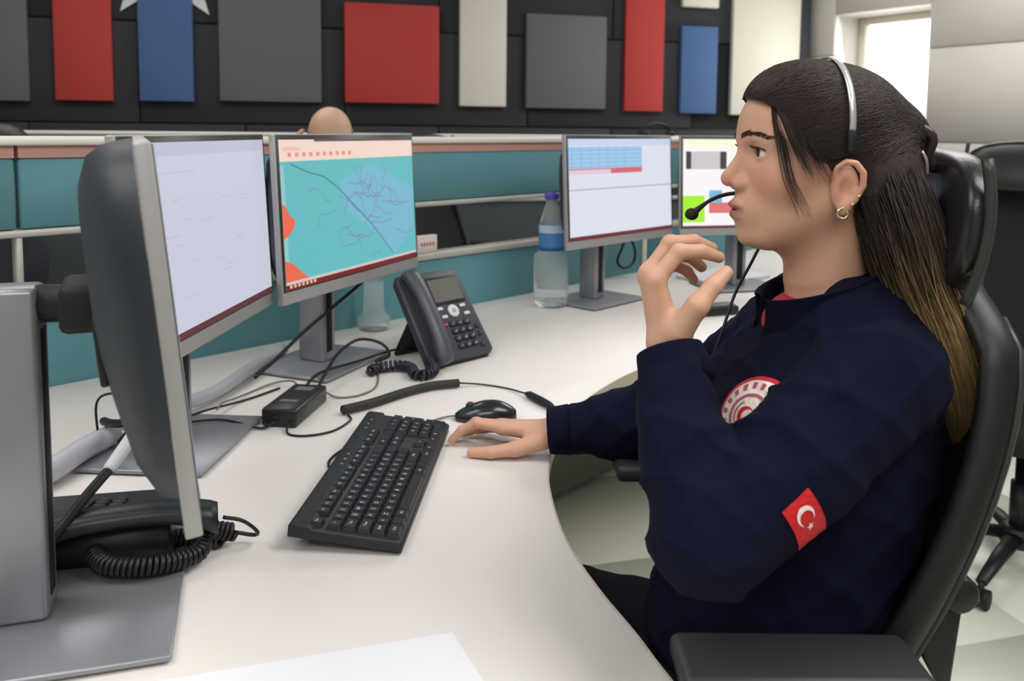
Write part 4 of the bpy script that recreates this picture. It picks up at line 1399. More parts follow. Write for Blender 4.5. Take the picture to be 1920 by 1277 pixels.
lh = hand_mesh((0.186, 0.90, 0.975), WL,
               [[(0.1580, 0.9250, 1.1082), (0.1840, 0.9300, 1.1388), (0.2100, 0.9380, 1.1388), (0.2320, 0.9460, 1.1312)],
                [(0.1540, 0.9460, 1.1124), (0.1780, 0.9520, 1.1456), (0.2060, 0.9580, 1.1473), (0.2280, 0.9630, 1.1388)],
                [(0.1560, 0.9670, 1.1057), (0.1840, 0.9720, 1.1337), (0.2060, 0.9760, 1.1278), (0.2200, 0.9780, 1.1150)],
                [(0.1625, 0.9850, 1.0938), (0.1880, 0.9890, 1.1167), (0.2050, 0.9910, 1.1091), (0.2140, 0.9910, 1.0980)]],
               [(0.1830, 0.9120, 1.0555), (0.1996, 0.9020, 1.0844), (0.2180, 0.9110, 1.1048), (0.2350, 0.9240, 1.1176)])
WRr = (0.078, 1.357, 0.779)
rh = hand_mesh((0.135, 1.345, 0.790), WRr,
               [[(-0.012, 1.376, 0.779), (-0.054, 1.386, 0.784), (-0.080, 1.391, 0.770), (-0.097, 1.393, 0.752)],
                [(-0.014, 1.397, 0.776), (-0.058, 1.409, 0.776), (-0.081, 1.412, 0.760), (-0.094, 1.413, 0.750)],
                [(-0.008, 1.416, 0.769), (-0.048, 1.430, 0.764), (-0.068, 1.433, 0.753), (-0.080, 1.434, 0.7485)],
                [(0.003, 1.430, 0.760), (-0.028, 1.445, 0.755), (-0.045, 1.448, 0.750), (-0.058, 1.449, 0.7475)]],
               [(0.050, 1.343, 0.770), (0.010, 1.338, 0.7585), (-0.030, 1.338, 0.7520), (-0.062, 1.345, 0.7485)])
# core of trunk and arms, inside the clothes
SLj, ELj = (0.388, 0.880, 1.015), (0.193, 0.790, 0.882)
SRj, ERj = (0.400, 1.130, 1.015), (0.275, 1.300, 0.848)
Fb = Field((0.08, 0.74, 0.50), (0.56, 1.42, 1.14), 0.008)
tb = Fb.chain([(0.33, 1.0, 0.60), (0.345, 1.0, 0.76), (0.385, 1.0, 0.93), (0.392, 1.0, 1.02), (0.385, 1.0, 1.08)], [0.09, 0.085, 0.09, 0.075, 0.045], 0.03)
tb = smin(tb, Fb.chain([(0.39, 1.0, 1.0), SLj, ELj, (0.186, 0.90, 0.975)], [0.04, 0.038, 0.03, 0.024], 0.01), 0.02)
tb = smin(tb, Fb.chain([(0.39, 1.0, 1.0), SRj, ERj, (0.135, 1.345, 0.790)], [0.04, 0.038, 0.03, 0.024], 0.01), 0.02)
core = Fb.mesh(tb)
VB, QB = join_parts([(VhW, Qh), lh, rh, core])
nz_ = len(VB) - len(VhW)
BASE = (0.25, 1.0, 0.0)
woman = meshobj('person', VB, QB, SKIN, None, BASE,
                {'lip': np.concatenate([lipm, np.zeros(nz_)]), 'blush': np.concatenate([blush, np.zeros(nz_)])})
woman.location = BASE
tag(woman, 'seated woman in a navy jacket facing left, left hand raised near her mouth', 'person')

def hsurf(s, z):
    """forward coordinate of the face surface at lateral s, height z"""
    i = int(round((s - Fh.lo[1]) / Fh.h)); k = int(round((z - Fh.lo[2]) / Fh.h))
    col = np.broadcast_to(headD, Fh.shape)[:, i, k]
    ins_ = np.nonzero(col < 0)[0]
    return Fh.lo[0] + Fh.h * (ins_[-1] + 0.5) if len(ins_) else 0.08
# eyes
EW = mat('eye_white', (232, 226, 220), 0.15)
IRIS = mat('eye_iris', (62, 40, 28), 0.12)
PUP = mat('eye_pupil', (10, 9, 9), 0.08)
for e in EYE:
    mb = MB()
    Mr = Matrix.Translation(Vector(H2W(*e))) @ RZ(rad(3) if e[1] > 0 else rad(3))
    b = bmesh.new(); bmesh.ops.create_uvsphere(b, u_segments=28, v_segments=20, radius=0.0120); mb.bm(b, EW, Mr, True)
    ey = wpart(mb, 'eye', woman)
    mb = MB()
    for (rr, dd, mm_) in ((0.0062, 0.0106, IRIS), (0.0028, 0.0122, PUP)):
        mb.lathe([(rr, dd), (rr * 0.7, dd + (0.0010 if rr > 0.004 else 0.0002)), (0.0001, dd + (0.0018 if rr > 0.004 else 0.0005))], mm_, 20, M=Mr @ RY(-PI / 2) , cap=False)
    mb.v = [tuple(Vector(p) - woman.location) for p in mb.v]
    o = mb.build('iris', ey)
# brows and lashes as fine hairs
HAIRD = mat('brow_hair', (62, 46, 40), 0.7)
random.seed(5)
for s in (1, -1):
    mb = MB()
    for k in range(130):
        u = random.random()
        ss = 0.013 + 0.038 * u
        zz = 0.0135 + 0.0058 * math.sin(PI * (0.15 + 0.75 * u)) - 0.003 * max(0, u - 0.6) + random.uniform(-1, 1) * 0.0030 * (1 - 0.55 * u)
        f0 = hsurf(s * ss, zz)
        s1_, z1_ = ss + 0.006, zz + (0.0028 if u < 0.3 else 0.0006)
        f1 = hsurf(s * s1_, z1_)
        mb.tube([H2W(f0 + 0.0003, s * ss, zz), H2W(f1 + 0.0012, s * s1_, z1_)], [0.00055, 0.0002], HAIRD, 3)
    wpart(mb, 'eyebrow', woman)
    mb = MB()
    e = (0.0765, s * 0.0315, -0.001)
    lidp = []
    for k in range(15):
        t = -1 + 2 * k / 14
        ss = e[1] + t * 0.0130
        zz = e[2] - 0.0005 + 0.0052 * math.sqrt(max(0, 1 - t * t * 0.9))
        ff = e[0] + math.sqrt(max(0, 0.0141 ** 2 - (ss - e[1]) ** 2 - (zz - e[2]) ** 2))
        lidp.append((ff, ss, zz))
        mb.tube([H2W(ff, ss, zz), H2W(ff + 0.004, ss + t * 0.002, zz + 0.0005), H2W(ff + 0.0065, ss + t * 0.0035, zz + 0.0028)], [0.0005, 0.0004, 0.0002], HAIRD, 3)
    mb.tube([H2W(*p) for p in lidp], 0.0007, HAIRD, 5)
    wpart(mb, 'eyelashes', woman)

# ---------------- hair
HAIRM = bpy.data.materials.new('hair')
HAIRM.use_nodes = True
nt = HAIRM.node_tree
b_ = nt.nodes['Principled BSDF']
b_.inputs['Roughness'].default_value = 0.55
b_.inputs['Specular IOR Level'].default_value = 0.3
at_ = nt.nodes.new('ShaderNodeAttribute'); at_.attribute_name = 'blond'
nz = nt.nodes.new('ShaderNodeTexNoise'); nz.inputs['Scale'].default_value = 60; nz.inputs['Detail'].default_value = 3
rp = nt.nodes.new('ShaderNodeValToRGB')
rp.color_ramp.elements[0].color = (*s2l((52, 42, 40)), 1)
rp.color_ramp.elements[1].color = (*s2l((186, 158, 110)), 1)
el = rp.color_ramp.elements.new(0.5); el.color = (*s2l((104, 84, 60)), 1)
ma = nt.nodes.new('ShaderNodeMath'); ma.operation = 'MULTIPLY_ADD'
nt.links.new(nz.outputs['Fac'], ma.inputs[0]); ma.inputs[1].default_value = 0.30
nt.links.new(at_.outputs['Fac'], ma.inputs[2])
mb2 = nt.nodes.new('ShaderNodeMath'); mb2.operation = 'SUBTRACT'; mb2.inputs[1].default_value = 0.15; mb2.use_clamp = True
nt.links.new(ma.outputs[0], mb2.inputs[0])
nt.links.new(mb2.outputs[0], rp.inputs[0]); nt.links.new(rp.outputs[0], b_.inputs['Base Color'])

# cap of combed-back hair
Fc = Field((-0.135, -0.10, -0.10), (0.115, 0.10, 0.13), 0.0025)
cap_ = Fc.ell((0.003, 0, 0.028), (0.094, 0.0790, 0.0735))
cap_ = smin(cap_, Fc.ell((0.036, 0.008, 0.058), (0.058, 0.056, 0.042)), 0.02)
cap_ = smin(cap_, Fc.ell((-0.086, 0, 0.018), (0.030, 0.038, 0.030)), 0.03)
cap_ = smin(cap_, Fc.cone((-0.045, 0.03, -0.03), (-0.05, 0.03, -0.09), 0.050, 0.045), 0.03)
cap_ = smin(cap_, Fc.cone((-0.045, -0.03, -0.03), (-0.05, -0.03, -0.09), 0.050, 0.045), 0.03)
zt = np.array([-0.11, -0.05, -0.04, -0.030, -0.010, 0.004, 0.02, 0.04, 0.054, 0.064, 0.09, 0.12])
ft = np.array([-0.030, -0.022, -0.006, 0.018, 0.034, 0.042, 0.052, 0.065, 0.080, 0.100, 0.120, 0.14])
gz = np.interp(Fc.ax[2], zt, ft).astype(np.float32)[None, None, :]
cut = (Fc.X - gz) * 0.75
capd = smax(cap_, cut, 0.007)
for s in (-1, 1):
    capd = smax(capd, -Fc.ell((-0.004, s * 0.084, -0.034), (0.023, 0.022, 0.036)), 0.004)
groove = 0.0006 * np.sin((Fc.Z * 1.0 + Fc.X * 0.22) * 600 + 2.5 * np.sin(Fc.Y * 60) + 1.5 * np.sin(Fc.X * 50))
# long fall of hair over the back
def hw_(p): return (HX - p[0], HY - p[1], p[2] - HZ)
Vc, Qc = Fc.mesh(capd)
Vc = np.stack([HX - Vc[:, 0], HY - Vc[:, 1], HZ + Vc[:, 2]], 1)
fallc = [(0.415, 0.975, 1.235), (0.432, 0.952, 1.17), (0.452, 0.945, 1.11), (0.478, 0.942, 1.055), (0.502, 0.945, 1.00), (0.515, 0.952, 0.95), (0.518, 0.96, 0.915)]
fallr = [(0.045, 0.058), (0.046, 0.060), (0.044, 0.060), (0.042, 0.058), (0.034, 0.052), (0.022, 0.040), (0.008, 0.02)]
fc = catmull(fallc, 6)
def fr(u):
    x = u * (len(fallr) - 1); i = min(len(fallr) - 2, int(x)); t = x - i
    return tuple(fallr[i][k] * (1 - t) + fallr[i + 1][k] * t for k in (0, 1))
Ff = Field((0.35, 0.85, 0.88), (0.58, 1.06, 1.28), 0.004)
fd = None
for i in range(len(fallc) - 1):
    r0, r1 = fallr[i][0] * 0.62, fallr[i + 1][0] * 0.62
    for dy in (-0.018, 0.018):
        a = (fallc[i][0], fallc[i][1] + dy * fallr[i][1] / 0.058, fallc[i][2]); b2 = (fallc[i + 1][0], fallc[i + 1][1] + dy * fallr[i + 1][1] / 0.058, fallc[i + 1][2])
        c_ = Ff.cone(a, b2, r0, r1)
        fd = c_ if fd is None else smin(fd, c_, 0.012)
Vf, Qf = Ff.mesh(fd)
hv, hq, hb_ = [Vc, Vf], [Qc, Qf + len(Vc)], [np.zeros(len(Vc)), np.clip((1.13 - Vf[:, 2]) / 0.10, 0, 0.8)]
# strands
SV, SQ, SB = [], [], []
def strand(pts, r0, r1, bl):
    n_ = len(pts)
    base_ = len(SV)
    for i, p in enumerate(pts):
        d_ = (pts[min(i + 1, n_ - 1)] - pts[max(i - 1, 0)])
        a = d_.cross(Vector((0.3, -0.5, 0.8)))
        a = a.normalized() if a.length > 1e-7 else Vector((1, 0, 0))
        b2 = a.cross(d_).normalized()
        t = i / (n_ - 1)
        r = r0 + (r1 - r0) * t
        for k in range(3):
            th = 2 * PI * k / 3
            q = p + (a * math.cos(th) + b2 * math.sin(th)) * r
            SV.append((q.x, q.y, q.z)); SB.append(bl(p, t))
    for i in range(n_ - 1):
        for k in range(3):
            k2 = (k + 1) % 3
            SQ.append((base_ + i * 3 + k, base_ + i * 3 + k2, base_ + (i + 1) * 3 + k2, base_ + (i + 1) * 3 + k))
random.seed(21)
Ccap = Vector((0.003, 0, 0.028))
def capproj(p, k=1.0):
    q = p - Ccap
    q2 = Vector((q.x / 0.101, q.y / 0.0800, q.z / 0.0745))
    L = max(1e-6, q2.length)
    return Ccap + q * (k / L)
capf = np.broadcast_to(cap_, Fc.shape)
def csamp(P):
    I = (P - np.array(Fc.lo)) / Fc.h
    I = np.clip(I, 0, np.array(Fc.shape) - 1.001)
    i0 = I.astype(int); t = I - i0
    v = 0
    for a in (0, 1):
        for b2 in (0, 1):
            for c in (0, 1):
                w_ = (t[..., 0] if a else 1 - t[..., 0]) * (t[..., 1] if b2 else 1 - t[..., 1]) * (t[..., 2] if c else 1 - t[..., 2])
                v = v + w_ * capf[i0[..., 0] + a, i0[..., 1] + b2, i0[..., 2] + c]
    return v
def onto_cap(P, off):
    e = 0.003
    for _ in range(4):
        d0 = csamp(P)
        g = np.stack([csamp(P + np.array(v)) - csamp(P - np.array(v)) for v in ((e, 0, 0), (0, e, 0), (0, 0, e))], -1) / (2 * e)
        g = g / np.maximum(1e-3, np.linalg.norm(g, axis=-1, keepdims=True))
        P = P - g * (d0 - off)[..., None]
    return P
starts, ends, offs_ = [], [], []
while len(starts) < 4200:
    zz = random.choice([random.uniform(-0.03, 0.075), random.uniform(0.03, 0.10), random.uniform(-0.03, 0.10)])
    f0 = float(np.interp(zz, zt, ft)) + random.uniform(-0.004, 0.003) - (random.uniform(0, 0.09) if random.random() < 0.55 else 0)
    qx, qz = (f0 - Ccap.x) / 0.101, (zz - Ccap.z) / 0.0745
    rem = 1 - qx * qx - qz * qz
    sgn = random.choice([1, 1, -1])
    yy = sgn * (0.0800 * math.sqrt(rem) if rem > 0 else random.uniform(0.0, 0.05))
    starts.append((f0, yy, zz))
    ends.append((-0.112, random.uniform(-0.03, 0.03), random.uniform(0.0, 0.045)))
    offs_.append(random.uniform(-0.0003, 0.0012))
A0, A1 = np.array(starts)[:, None, :], np.array(ends)[:, None, :]
tt = np.linspace(0, 1, 13)[None, :, None]
PP = A0 * (1 - tt) + A1 * tt
PP[..., 2] += (0.016 * np.sin(PI * tt))[..., 0]
PP = onto_cap(PP, np.array(offs_)[:, None])
for row_ in PP:
    if np.any(row_[:, 0] - np.interp(row_[:, 2], zt, ft) > 0.005):
        continue
    if np.any(((row_[:, 0] + 0.004) / 0.022) ** 2 + ((np.abs(row_[:, 1]) - 0.084) / 0.022) ** 2 + ((row_[:, 2] + 0.034) / 0.035) ** 2 < 1):
        continue
    pts = [Vector(H2W(*q)) for q in row_]
    strand(pts, random.uniform(0.0004, 0.0008), 0.0004, lambda p, t: 0.0)
for k in range(3600):
    a = random.uniform(0, 2 * PI)
    rr = math.sqrt(random.uniform(0.3, 1.05))
    ca, sa = math.cos(a) * rr, math.sin(a) * rr
    u1 = random.uniform(0.72, 1.0)
    ph_ = random.uniform(0, 6.28)
    wob = random.uniform(0.001, 0.004)
    tw = random.gauss(0, 0.35)
    bb = random.gauss(0.0, 0.22) + 0.15 * ca
    pts = []
    u0 = random.uniform(0.0, 0.25)
    for i in range(16):
        t = i / 15
        u = u0 + (u1 - u0) * t
        x = u * (len(fc) - 1); j = min(len(fc) - 2, int(x))
        c = fc[j].lerp(fc[j + 1], x - j)
        rx, ry = fr(u)
        aa = tw * t
        cx_, sy_ = ca * math.cos(aa) - sa * math.sin(aa), ca * math.sin(aa) + sa * math.cos(aa)
        pts.append(Vector((c.x + cx_ * rx * 0.92 + wob * math.sin(5 * t + ph_), c.y + sy_ * ry * 0.98 + wob * math.cos(4 * t + ph_), c.z + cx_ * 0.006)))
    strand(pts, random.uniform(0.0005, 0.0010), 0.0003, lambda p, t, bb=bb: max(0, min(1, (1.165 - p.z) / 0.105 + bb)) * (0.25 if p.z > 1.18 else 1))
# face-framing locks
for k in range(34):
    o1 = random.gauss(0, 0.0022); o2 = random.uniform(-0.004, 0.004)
    L = [(0.074, 0.044, 0.058), (0.073, 0.054, 0.03), (0.069, 0.063, 0.002), (0.062, 0.067, -0.03), (0.050, 0.068, -0.055), (0.040, 0.067, -0.076)]
    pts = [Vector(H2W(p[0] + o1 * (1 + i * 0.2), p[1] + o2 * 0.5, p[2])) for i, p in enumerate(L[:random.randint(4, 6)])]
    pts[-1] = pts[-1].lerp(pts[-2], random.uniform(0, 0.9))
    strand(catmull(pts, 3), 0.0005, 0.0002, lambda p, t: 0.05)
for k in range(260):
    o1 = random.uniform(-0.016, 0.014); o2 = random.uniform(-0.004, 0.003)
    L = [(0.064, 0.048, 0.058), (0.056, 0.062, 0.033), (0.048, 0.070, 0.008), (0.038, 0.073, -0.014), (0.026, 0.073, -0.034), (0.022, 0.072, -0.05)]
    pts = [Vector(H2W(p[0] + o1, p[1] + o2, p[2])) for p in L[:random.choice([3, 3, 4, 4, 5])]]
    pts[-1] = pts[-1].lerp(pts[-2], random.uniform(0, 0.8))
    strand(catmull(pts, 3), 0.0006, 0.0001, lambda p, t: 0.0)
for k in range(0):       # fly-away hairs on the crown
    a0 = random.uniform(-0.03, 0.09); s0 = random.uniform(-0.03, 0.05)
    p0 = capproj(Vector((a0, s0, 0.12)), 1.03)
    pts = [Vector(H2W(p0.x - 0.012 * i, p0.y + random.uniform(-.002, .002), p0.z + 0.006 * math.sin(i * 0.8) + 0.002)) for i in range(5)]
    strand(pts, 0.0005, 0.0002, lambda p, t: 0.0)
hv.append(np.array(SV)); hq.append(np.array(SQ) + len(Vc) + len(Vf)); hb_.append(np.array(SB))
meshobj('hair', np.concatenate(hv), np.concatenate(hq), HAIRM, woman, BASE, {'blond': np.concatenate(hb_)}, 'long hair pinned back, dark brown fading to blond')
# claw clip and earrings
mb = MB()
CL = mat('clip_brown', (60, 42, 44), 0.25)
mb.tube(catmull([H2W(-0.086, 0.028, 0.034), H2W(-0.108, 0.034, 0.018), H2W(-0.107, 0.030, -0.004), H2W(-0.116, 0.024, -0.022)], 5), [0.006] * 15 + [0.003], CL, 8)
mb.tube(catmull([H2W(-0.088, 0.038, 0.008), H2W(-0.097, 0.044, -0.006), H2W(-0.101, 0.042, -0.026)], 5), 0.0022, mat('clip_shine', (196, 186, 190), 0.2, metal=0.6), 6)
wpart(mb, 'hair_clip', woman)
GOLD = mat('earring_metal', (216, 200, 160), 0.2, metal=0.9)
def torus(mb, c, R, r, m, M0=None, n=18):
    pts = [Vector(c) + Vector((R * math.cos(2 * PI * k / n), 0, R * math.sin(2 * PI * k / n))) for k in range(n + 1)]
    mb.tube(pts, r, m, 6, cap=False)
mb = MB(); torus(mb, H2W(0.006, 0.078, -0.066), 0.0058, 0.0014, GOLD); wpart(mb, 'earring', woman)
for (f, s, z) in ((-0.003, 0.0805, -0.056), (-0.009, 0.0825, -0.047)):
    mb = MB(); mb.sphere(H2W(f, s, z), (0.0019, 0.0019, 0.0019), GOLD, u=10, v=8); wpart(mb, 'earring', woman)

# ---------------- jacket
def folds(Fd, amp, seed=0):
    rs = np.random.RandomState(seed)
    x, y, z = Fd.X, Fd.Y, Fd.Z
    wx = x + 0.016 * np.sin(21 * y + 1.3) + 0.012 * np.sin(27 * z + 0.4)
    wy = y + 0.016 * np.sin(19 * z + 2.1) + 0.012 * np.sin(25 * x)
    wz = z + 0.016 * np.sin(23 * x + 0.7) + 0.012 * np.sin(29 * y + 1.9)
    out = 0
    for (kx, ky, kz, ph_, a) in ((30, 14, 34, 0.2, 1.0), (-26, 22, 40, 1.7, 0.8), (44, -18, 22, 2.9, 0.6), (12, 40, -30, 4.0, 0.6)):
        out = out + a * (1 - np.abs(np.sin(kx * wx + ky * wy + kz * wz + ph_))) ** 2.5
    return amp * (0.9 - out)
Fj = Field((0.05, 0.715, 0.56), (0.57, 1.43, 1.135), 0.0045)
j = smin(Fj.ell((0.315, 1.0, 0.66), (0.145, 0.165, 0.12)), Fj.ell((0.335, 1.0, 0.78), (0.14, 0.155, 0.17)), 0.06)
j = smin(j, Fj.ell((0.378, 1.0, 0.92), (0.125, 0.155, 0.16)), 0.06)
j = smin(j, Fj.cone((0.402, 0.905, 1.025), (0.402, 1.105, 1.025), 0.060, 0.062), 0.05)
j = smin(j, Fj.cone((0.398, 0.955, 1.055), (0.398, 1.045, 1.055), 0.056, 0.056), 0.03)
for s in (-1, 1):
    j = smin(j, Fj.sph((0.305, 1.0 + s * 0.058, 0.935), 0.068), 0.05)
sl = Fj.chain([SLj, (0.292, 0.833, 0.944), ELj, (0.178, 0.845, 0.945), (0.176, 0.912, 1.012)], [0.070, 0.062, 0.057, 0.047, 0.038], 0.012)
nl = Vector(WL) - Vector((0.178, 0.845, 0.945)); nl.normalize()
sl = np.maximum(sl, Fj.plane((0.1755, 0.922, 1.020), nl))
sr = Fj.chain([SRj, (0.345, 1.225, 0.92), ERj, (0.18, 1.335, 0.800), (0.092, 1.356, 0.784)], [0.074, 0.070, 0.064, 0.055, 0.038], 0.02)
sr = np.maximum(sr, Fj.plane((0.072, 1.357, 0.782), (-1, 0.12, -0.1)))
j = smin(j, sr, 0.03)
jt = j
j = smin(j, sl, 0.014)
fmask = np.clip(Fj.sph((0.262, 0.79, 0.90), 0.045) / 0.03, 0.0, 1.0) * np.clip(Fj.sph((0.25, 0.915, 0.958), 0.035) / 0.02, 0.0, 1.0)
j = j + folds(Fj, 0.0042, 1) * fmask
# pronounced crease where the sleeve is set in
j = smax(j, -Fj.ell((0.322, 0.985, 1.095), (0.045, 0.040, 0.045)), 0.012)
j = np.maximum(j, 0.60 - Fj.Z)
Vj, Qj = Fj.mesh(j)
Vj = relax(Vj, Qj, 1, 0.4)
jacket = meshobj('jacket', Vj, Qj, NAVY, woman, BASE, label='navy blue fleece jacket')
# collar, open at the throat
mb = MB()
NCOL = 40
vs, fs = [], []
for i in range(NCOL + 1):
    th = rad(14 + (346 - 14) * i / NCOL)            # 0 = front (-x)
    fr_ = (1 + math.cos(th)) / 2                     # 1 at front, 0 at the nape
    c, s = math.cos(th), math.sin(th)
    rb = 0.072 + 0.012 * fr_; rt = 0.062 + 0.014 * fr_
    zb_ = 1.068 - 0.050 * fr_ ** 2
    zt_ = 1.122 - 0.046 * fr_ ** 1.3
    cx = 0.378
    for (r, z, e) in ((rb, zb_, 0), (rt + 0.003, (zb_ + zt_) / 2 + 0.004, 0), (rt + 0.004, zt_ - 0.004, 0), (rt + 0.006, zt_, 0), (rt + 0.001, zt_, 0), (rt - 0.003, zt_ - 0.006, 0), (rb - 0.010, zb_, 0)):
        vs.append((cx - c * r * (1.06 if c > 0 else 0.95), 1.0 + s * r * 0.98, z))
W_ = 7
for i in range(NCOL):
    for k in range(W_ - 1):
        fs.append((i * W_ + k, i * W_ + k + 1, (i + 1) * W_ + k + 1, (i + 1) * W_ + k))
fs.append(tuple(range(W_))); fs.append(tuple(NCOL * W_ + k for k in range(W_ - 1, -1, -1)))
mb.add(vs, fs, NAVY, smooth=True)
mb.v = [tuple(Vector(p) - woman.location) for p in mb.v]
mb.build('collar', jacket)
# cuffs
def cuff(c0, c1, r0, r1, name='cuff'):
    mb = MB()
    a, b2 = Vector(c0), Vector(c1)
    mb.tube([a, a.lerp(b2, 0.5), a.lerp(b2, 0.92), b2, b2, b2.lerp(a, 0.2)], [r0, (r0 + r1) / 2, r1 * 1.02, r1, r1 - 0.006, r1 - 0.008], NAVY, 24)
    mb.v = [tuple(Vector(p) - woman.location) for p in mb.v]
    mb.build(name, jacket)
cuff((0.182, 0.906, 0.998), (0.1752, 0.926, 1.030), 0.0425, 0.037)
cuff((0.098, 1.355, 0.7855), (0.064, 1.3585, 0.7815), 0.041, 0.037)
# red shirt at the throat
Fs = Field((0.28, 0.93, 1.0), (0.46, 1.07, 1.11), 0.004)
sd = smax(Fs.ell((0.372, 1.0, 1.045), (0.072, 0.062, 0.045)), Fs.Z - 1.082, 0.006)
Vs, Qs = Fs.mesh(sd)
meshobj('shirt', Vs, Qs, mat('red_shirt', (170, 30, 48), 0.8), woman, BASE, label='red shirt showing at the throat')

# cloth patches that follow the jacket surface
jd = np.broadcast_to(j, Fj.shape)
jtd = np.broadcast_to(jt + folds(Fj, 0.0042, 1) * fmask, Fj.shape)
def jsample(p, jd=jd):
    i = [(p[k] - Fj.lo[k]) / Fj.h for k in range(3)]
    i0 = [int(max(0, min(Fj.shape[k] - 2, math.floor(i[k])))) for k in range(3)]
    t = [i[k] - i0[k] for k in range(3)]
    v = 0.0
    for a in (0, 1):
        for b2 in (0, 1):
            for c in (0, 1):
                v += float(jd[i0[0] + a, i0[1] + b2, i0[2] + c]) * (t[0] if a else 1 - t[0]) * (t[1] if b2 else 1 - t[1]) * (t[2] if c else 1 - t[2])
    return v
def jproject(p, dirn, off=0.002, fld=jd):
    """march from outside along dirn to the jacket surface"""
    p = Vector(p); dirn = Vector(dirn).normalized()
    q = p - dirn * 0.05
    for _ in range(400):
        if jsample(q, fld) < 0.0:
            break
        q = q + dirn * 0.0006
    return q - dirn * off
def patch(name, shapes, center, ux, uy, dirn, label):
    """shapes: (list of 2D polys, material, offset); draped on the jacket along dirn"""
    mb = MB()
    ux, uy = Vector(ux), Vector(uy)
    c = Vector(center)
    for polys, m, off in shapes:
        for (vs2, fs2) in polys:
            mb.add([jproject(c + ux * x + uy * y, dirn, off, jtd) for x, y in vs2], fs2, m, smooth=False)
    mb.v = [tuple(Vector(p) - woman.location) for p in mb.v]
    return mb.build(name, jacket, label)
def grid2(x0, x1, y0, y1, n=10, m=8):
    vs = [(x0 + (x1 - x0) * i / n, y0 + (y1 - y0) * k / m) for k in range(m + 1) for i in range(n + 1)]
    fs = [(k * (n + 1) + i, k * (n + 1) + i + 1, (k + 1) * (n + 1) + i + 1, (k + 1) * (n + 1) + i) for k in range(m) for i in range(n)]
    return vs, fs
def ring2(cx, cy, r0, r1, a0=0, a1=2 * PI, n=36):
    vs, fs = [], []
    for i in range(n + 1):
        a = a0 + (a1 - a0) * i / n
        vs += [(cx + r0 * math.cos(a), cy + r0 * math.sin(a)), (cx + r1 * math.cos(a), cy + r1 * math.sin(a))]
    for i in range(n):
        fs.append((2 * i, 2 * i + 1, 2 * i + 3, 2 * i + 2))
    return vs, fs
def crescent2(cx, cy, R, dx, r, n=28):
    """outer circle minus an inner circle shifted by dx"""
    xi = (R * R - r * r + dx * dx) / (2 * dx)
    yi = math.sqrt(max(1e-9, R * R - xi * xi))
    a0 = math.atan2(yi, xi); b0 = math.atan2(yi, xi - dx)
    vs, fs = [], []
    for i in range(n + 1):
        t = i / n
        a = a0 + (2 * PI - 2 * a0) * t
        b2 = b0 + (2 * PI - 2 * b0) * t
        vs += [(cx + R * math.cos(a), cy + R * math.sin(a)), (cx + dx + r * math.cos(b2), cy + r * math.sin(b2))]
    for i in range(n):
        fs.append((2 * i, 2 * i + 1, 2 * i + 3, 2 * i + 2))
    return vs, fs
def star2(cx, cy, R, rot=0.0):
    vs = [(cx, cy)]
    for k in range(10):
        rr = R if k % 2 == 0 else R * 0.382
        a = rot + k * PI / 5
        vs.append((cx + rr * math.cos(a), cy + rr * math.sin(a)))
    return vs, [(0, 1 + k, 1 + (k + 1) % 10) for k in range(10)]
PRED = mat('patch_red', (200, 26, 34), 0.6)
PWHT = mat('patch_white', (236, 226, 220), 0.6)
PROS = mat('patch_rose', (180, 84, 92), 0.6)
# flag patch wrapped around the upper sleeve
fa = (Vector(SLj) - Vector(ELj)).normalized()
fv = Vector((-0.30, -0.86, 0.36)); fv = (fv - fa * fv.dot(fa)).normalized()
fw_ = fa.cross(fv)
if fw_.x < 0:
    fw_ = -fw_
fc0 = Vector(ELj) + fa * 0.070
def wrap(vs2, off):
    out = []
    for x, y in vs2:
        phi = rad(24) + (x + 0.03) / 0.0595
        rdir = fv * math.cos(phi) + fw_ * math.sin(phi)
        out.append(jproject(fc0 + fa * y + rdir * 0.06, -rdir, off))
    return out
mb = MB()
for (v2, f2), m_, off in ((grid2(-0.027, 0.027, -0.0175, 0.0175, 14, 8), PRED, 0.0016), (crescent2(-0.009, 0, 0.0098, 0.0027, 0.0078), PWHT, 0.0024), (star2(0.0028, 0, 0.0046, PI), PWHT, 0.0024)):
    mb.add(wrap(v2, off), f2, m_)
mb.v = [tuple(Vector(p) - woman.location) for p in mb.v]
mb.build('flag_patch', jacket, 'red flag patch with white crescent and star')
# round chest emblem, partly hidden by the raised arm
ex, ey_ = Vector((0.50, -0.86, 0.0)).normalized(), Vector((0.05, 0.0, 1.0)).normalized()
ticks = []
for k in range(18):
    a = 2 * PI * k / 18
    ticks.append(ring2(0, 0, 0.0275, 0.0335, a, a + PI / 18 * 0.9, 3))
patch('chest_emblem', [([ring2(0, 0, 0.0003 + 0.0047 * q_, 0.005 + 0.0047 * q_) for q_ in range(7)] + [ring2(0, 0, 0.0332, 0.0375)], PWHT, 0.0022), ([ring2(0, 0, 0.036, 0.039)], PRED, 0.0030), (ticks, PROS, 0.0030),
                       ([ring2(0, 0, 0.0195, 0.0225)], PROS, 0.0030), ([crescent2(-0.002, 0, 0.0095, 0.0028, 0.0072), star2(0.006, 0.001, 0.0045)], PRED, 0.0030),
                       ([ring2(0, 0, 0.0145, 0.0162, 2.2, 5.2, 14)], PROS, 0.0030)],
      (0.260, 0.900, 0.966), ex, ey_, (0.86, 0.50, 0.0), 'round white and red embroidered emblem')
# zip pull on the open collar
mb = MB(); mb.box((0.292, 0.958, 1.012), (0.004, 0.005, 0.016), ALU, 0.001, 1)
mb.v = [tuple(Vector(p) - woman.location) for p in mb.v]; mb.build('zip_pull', jacket)

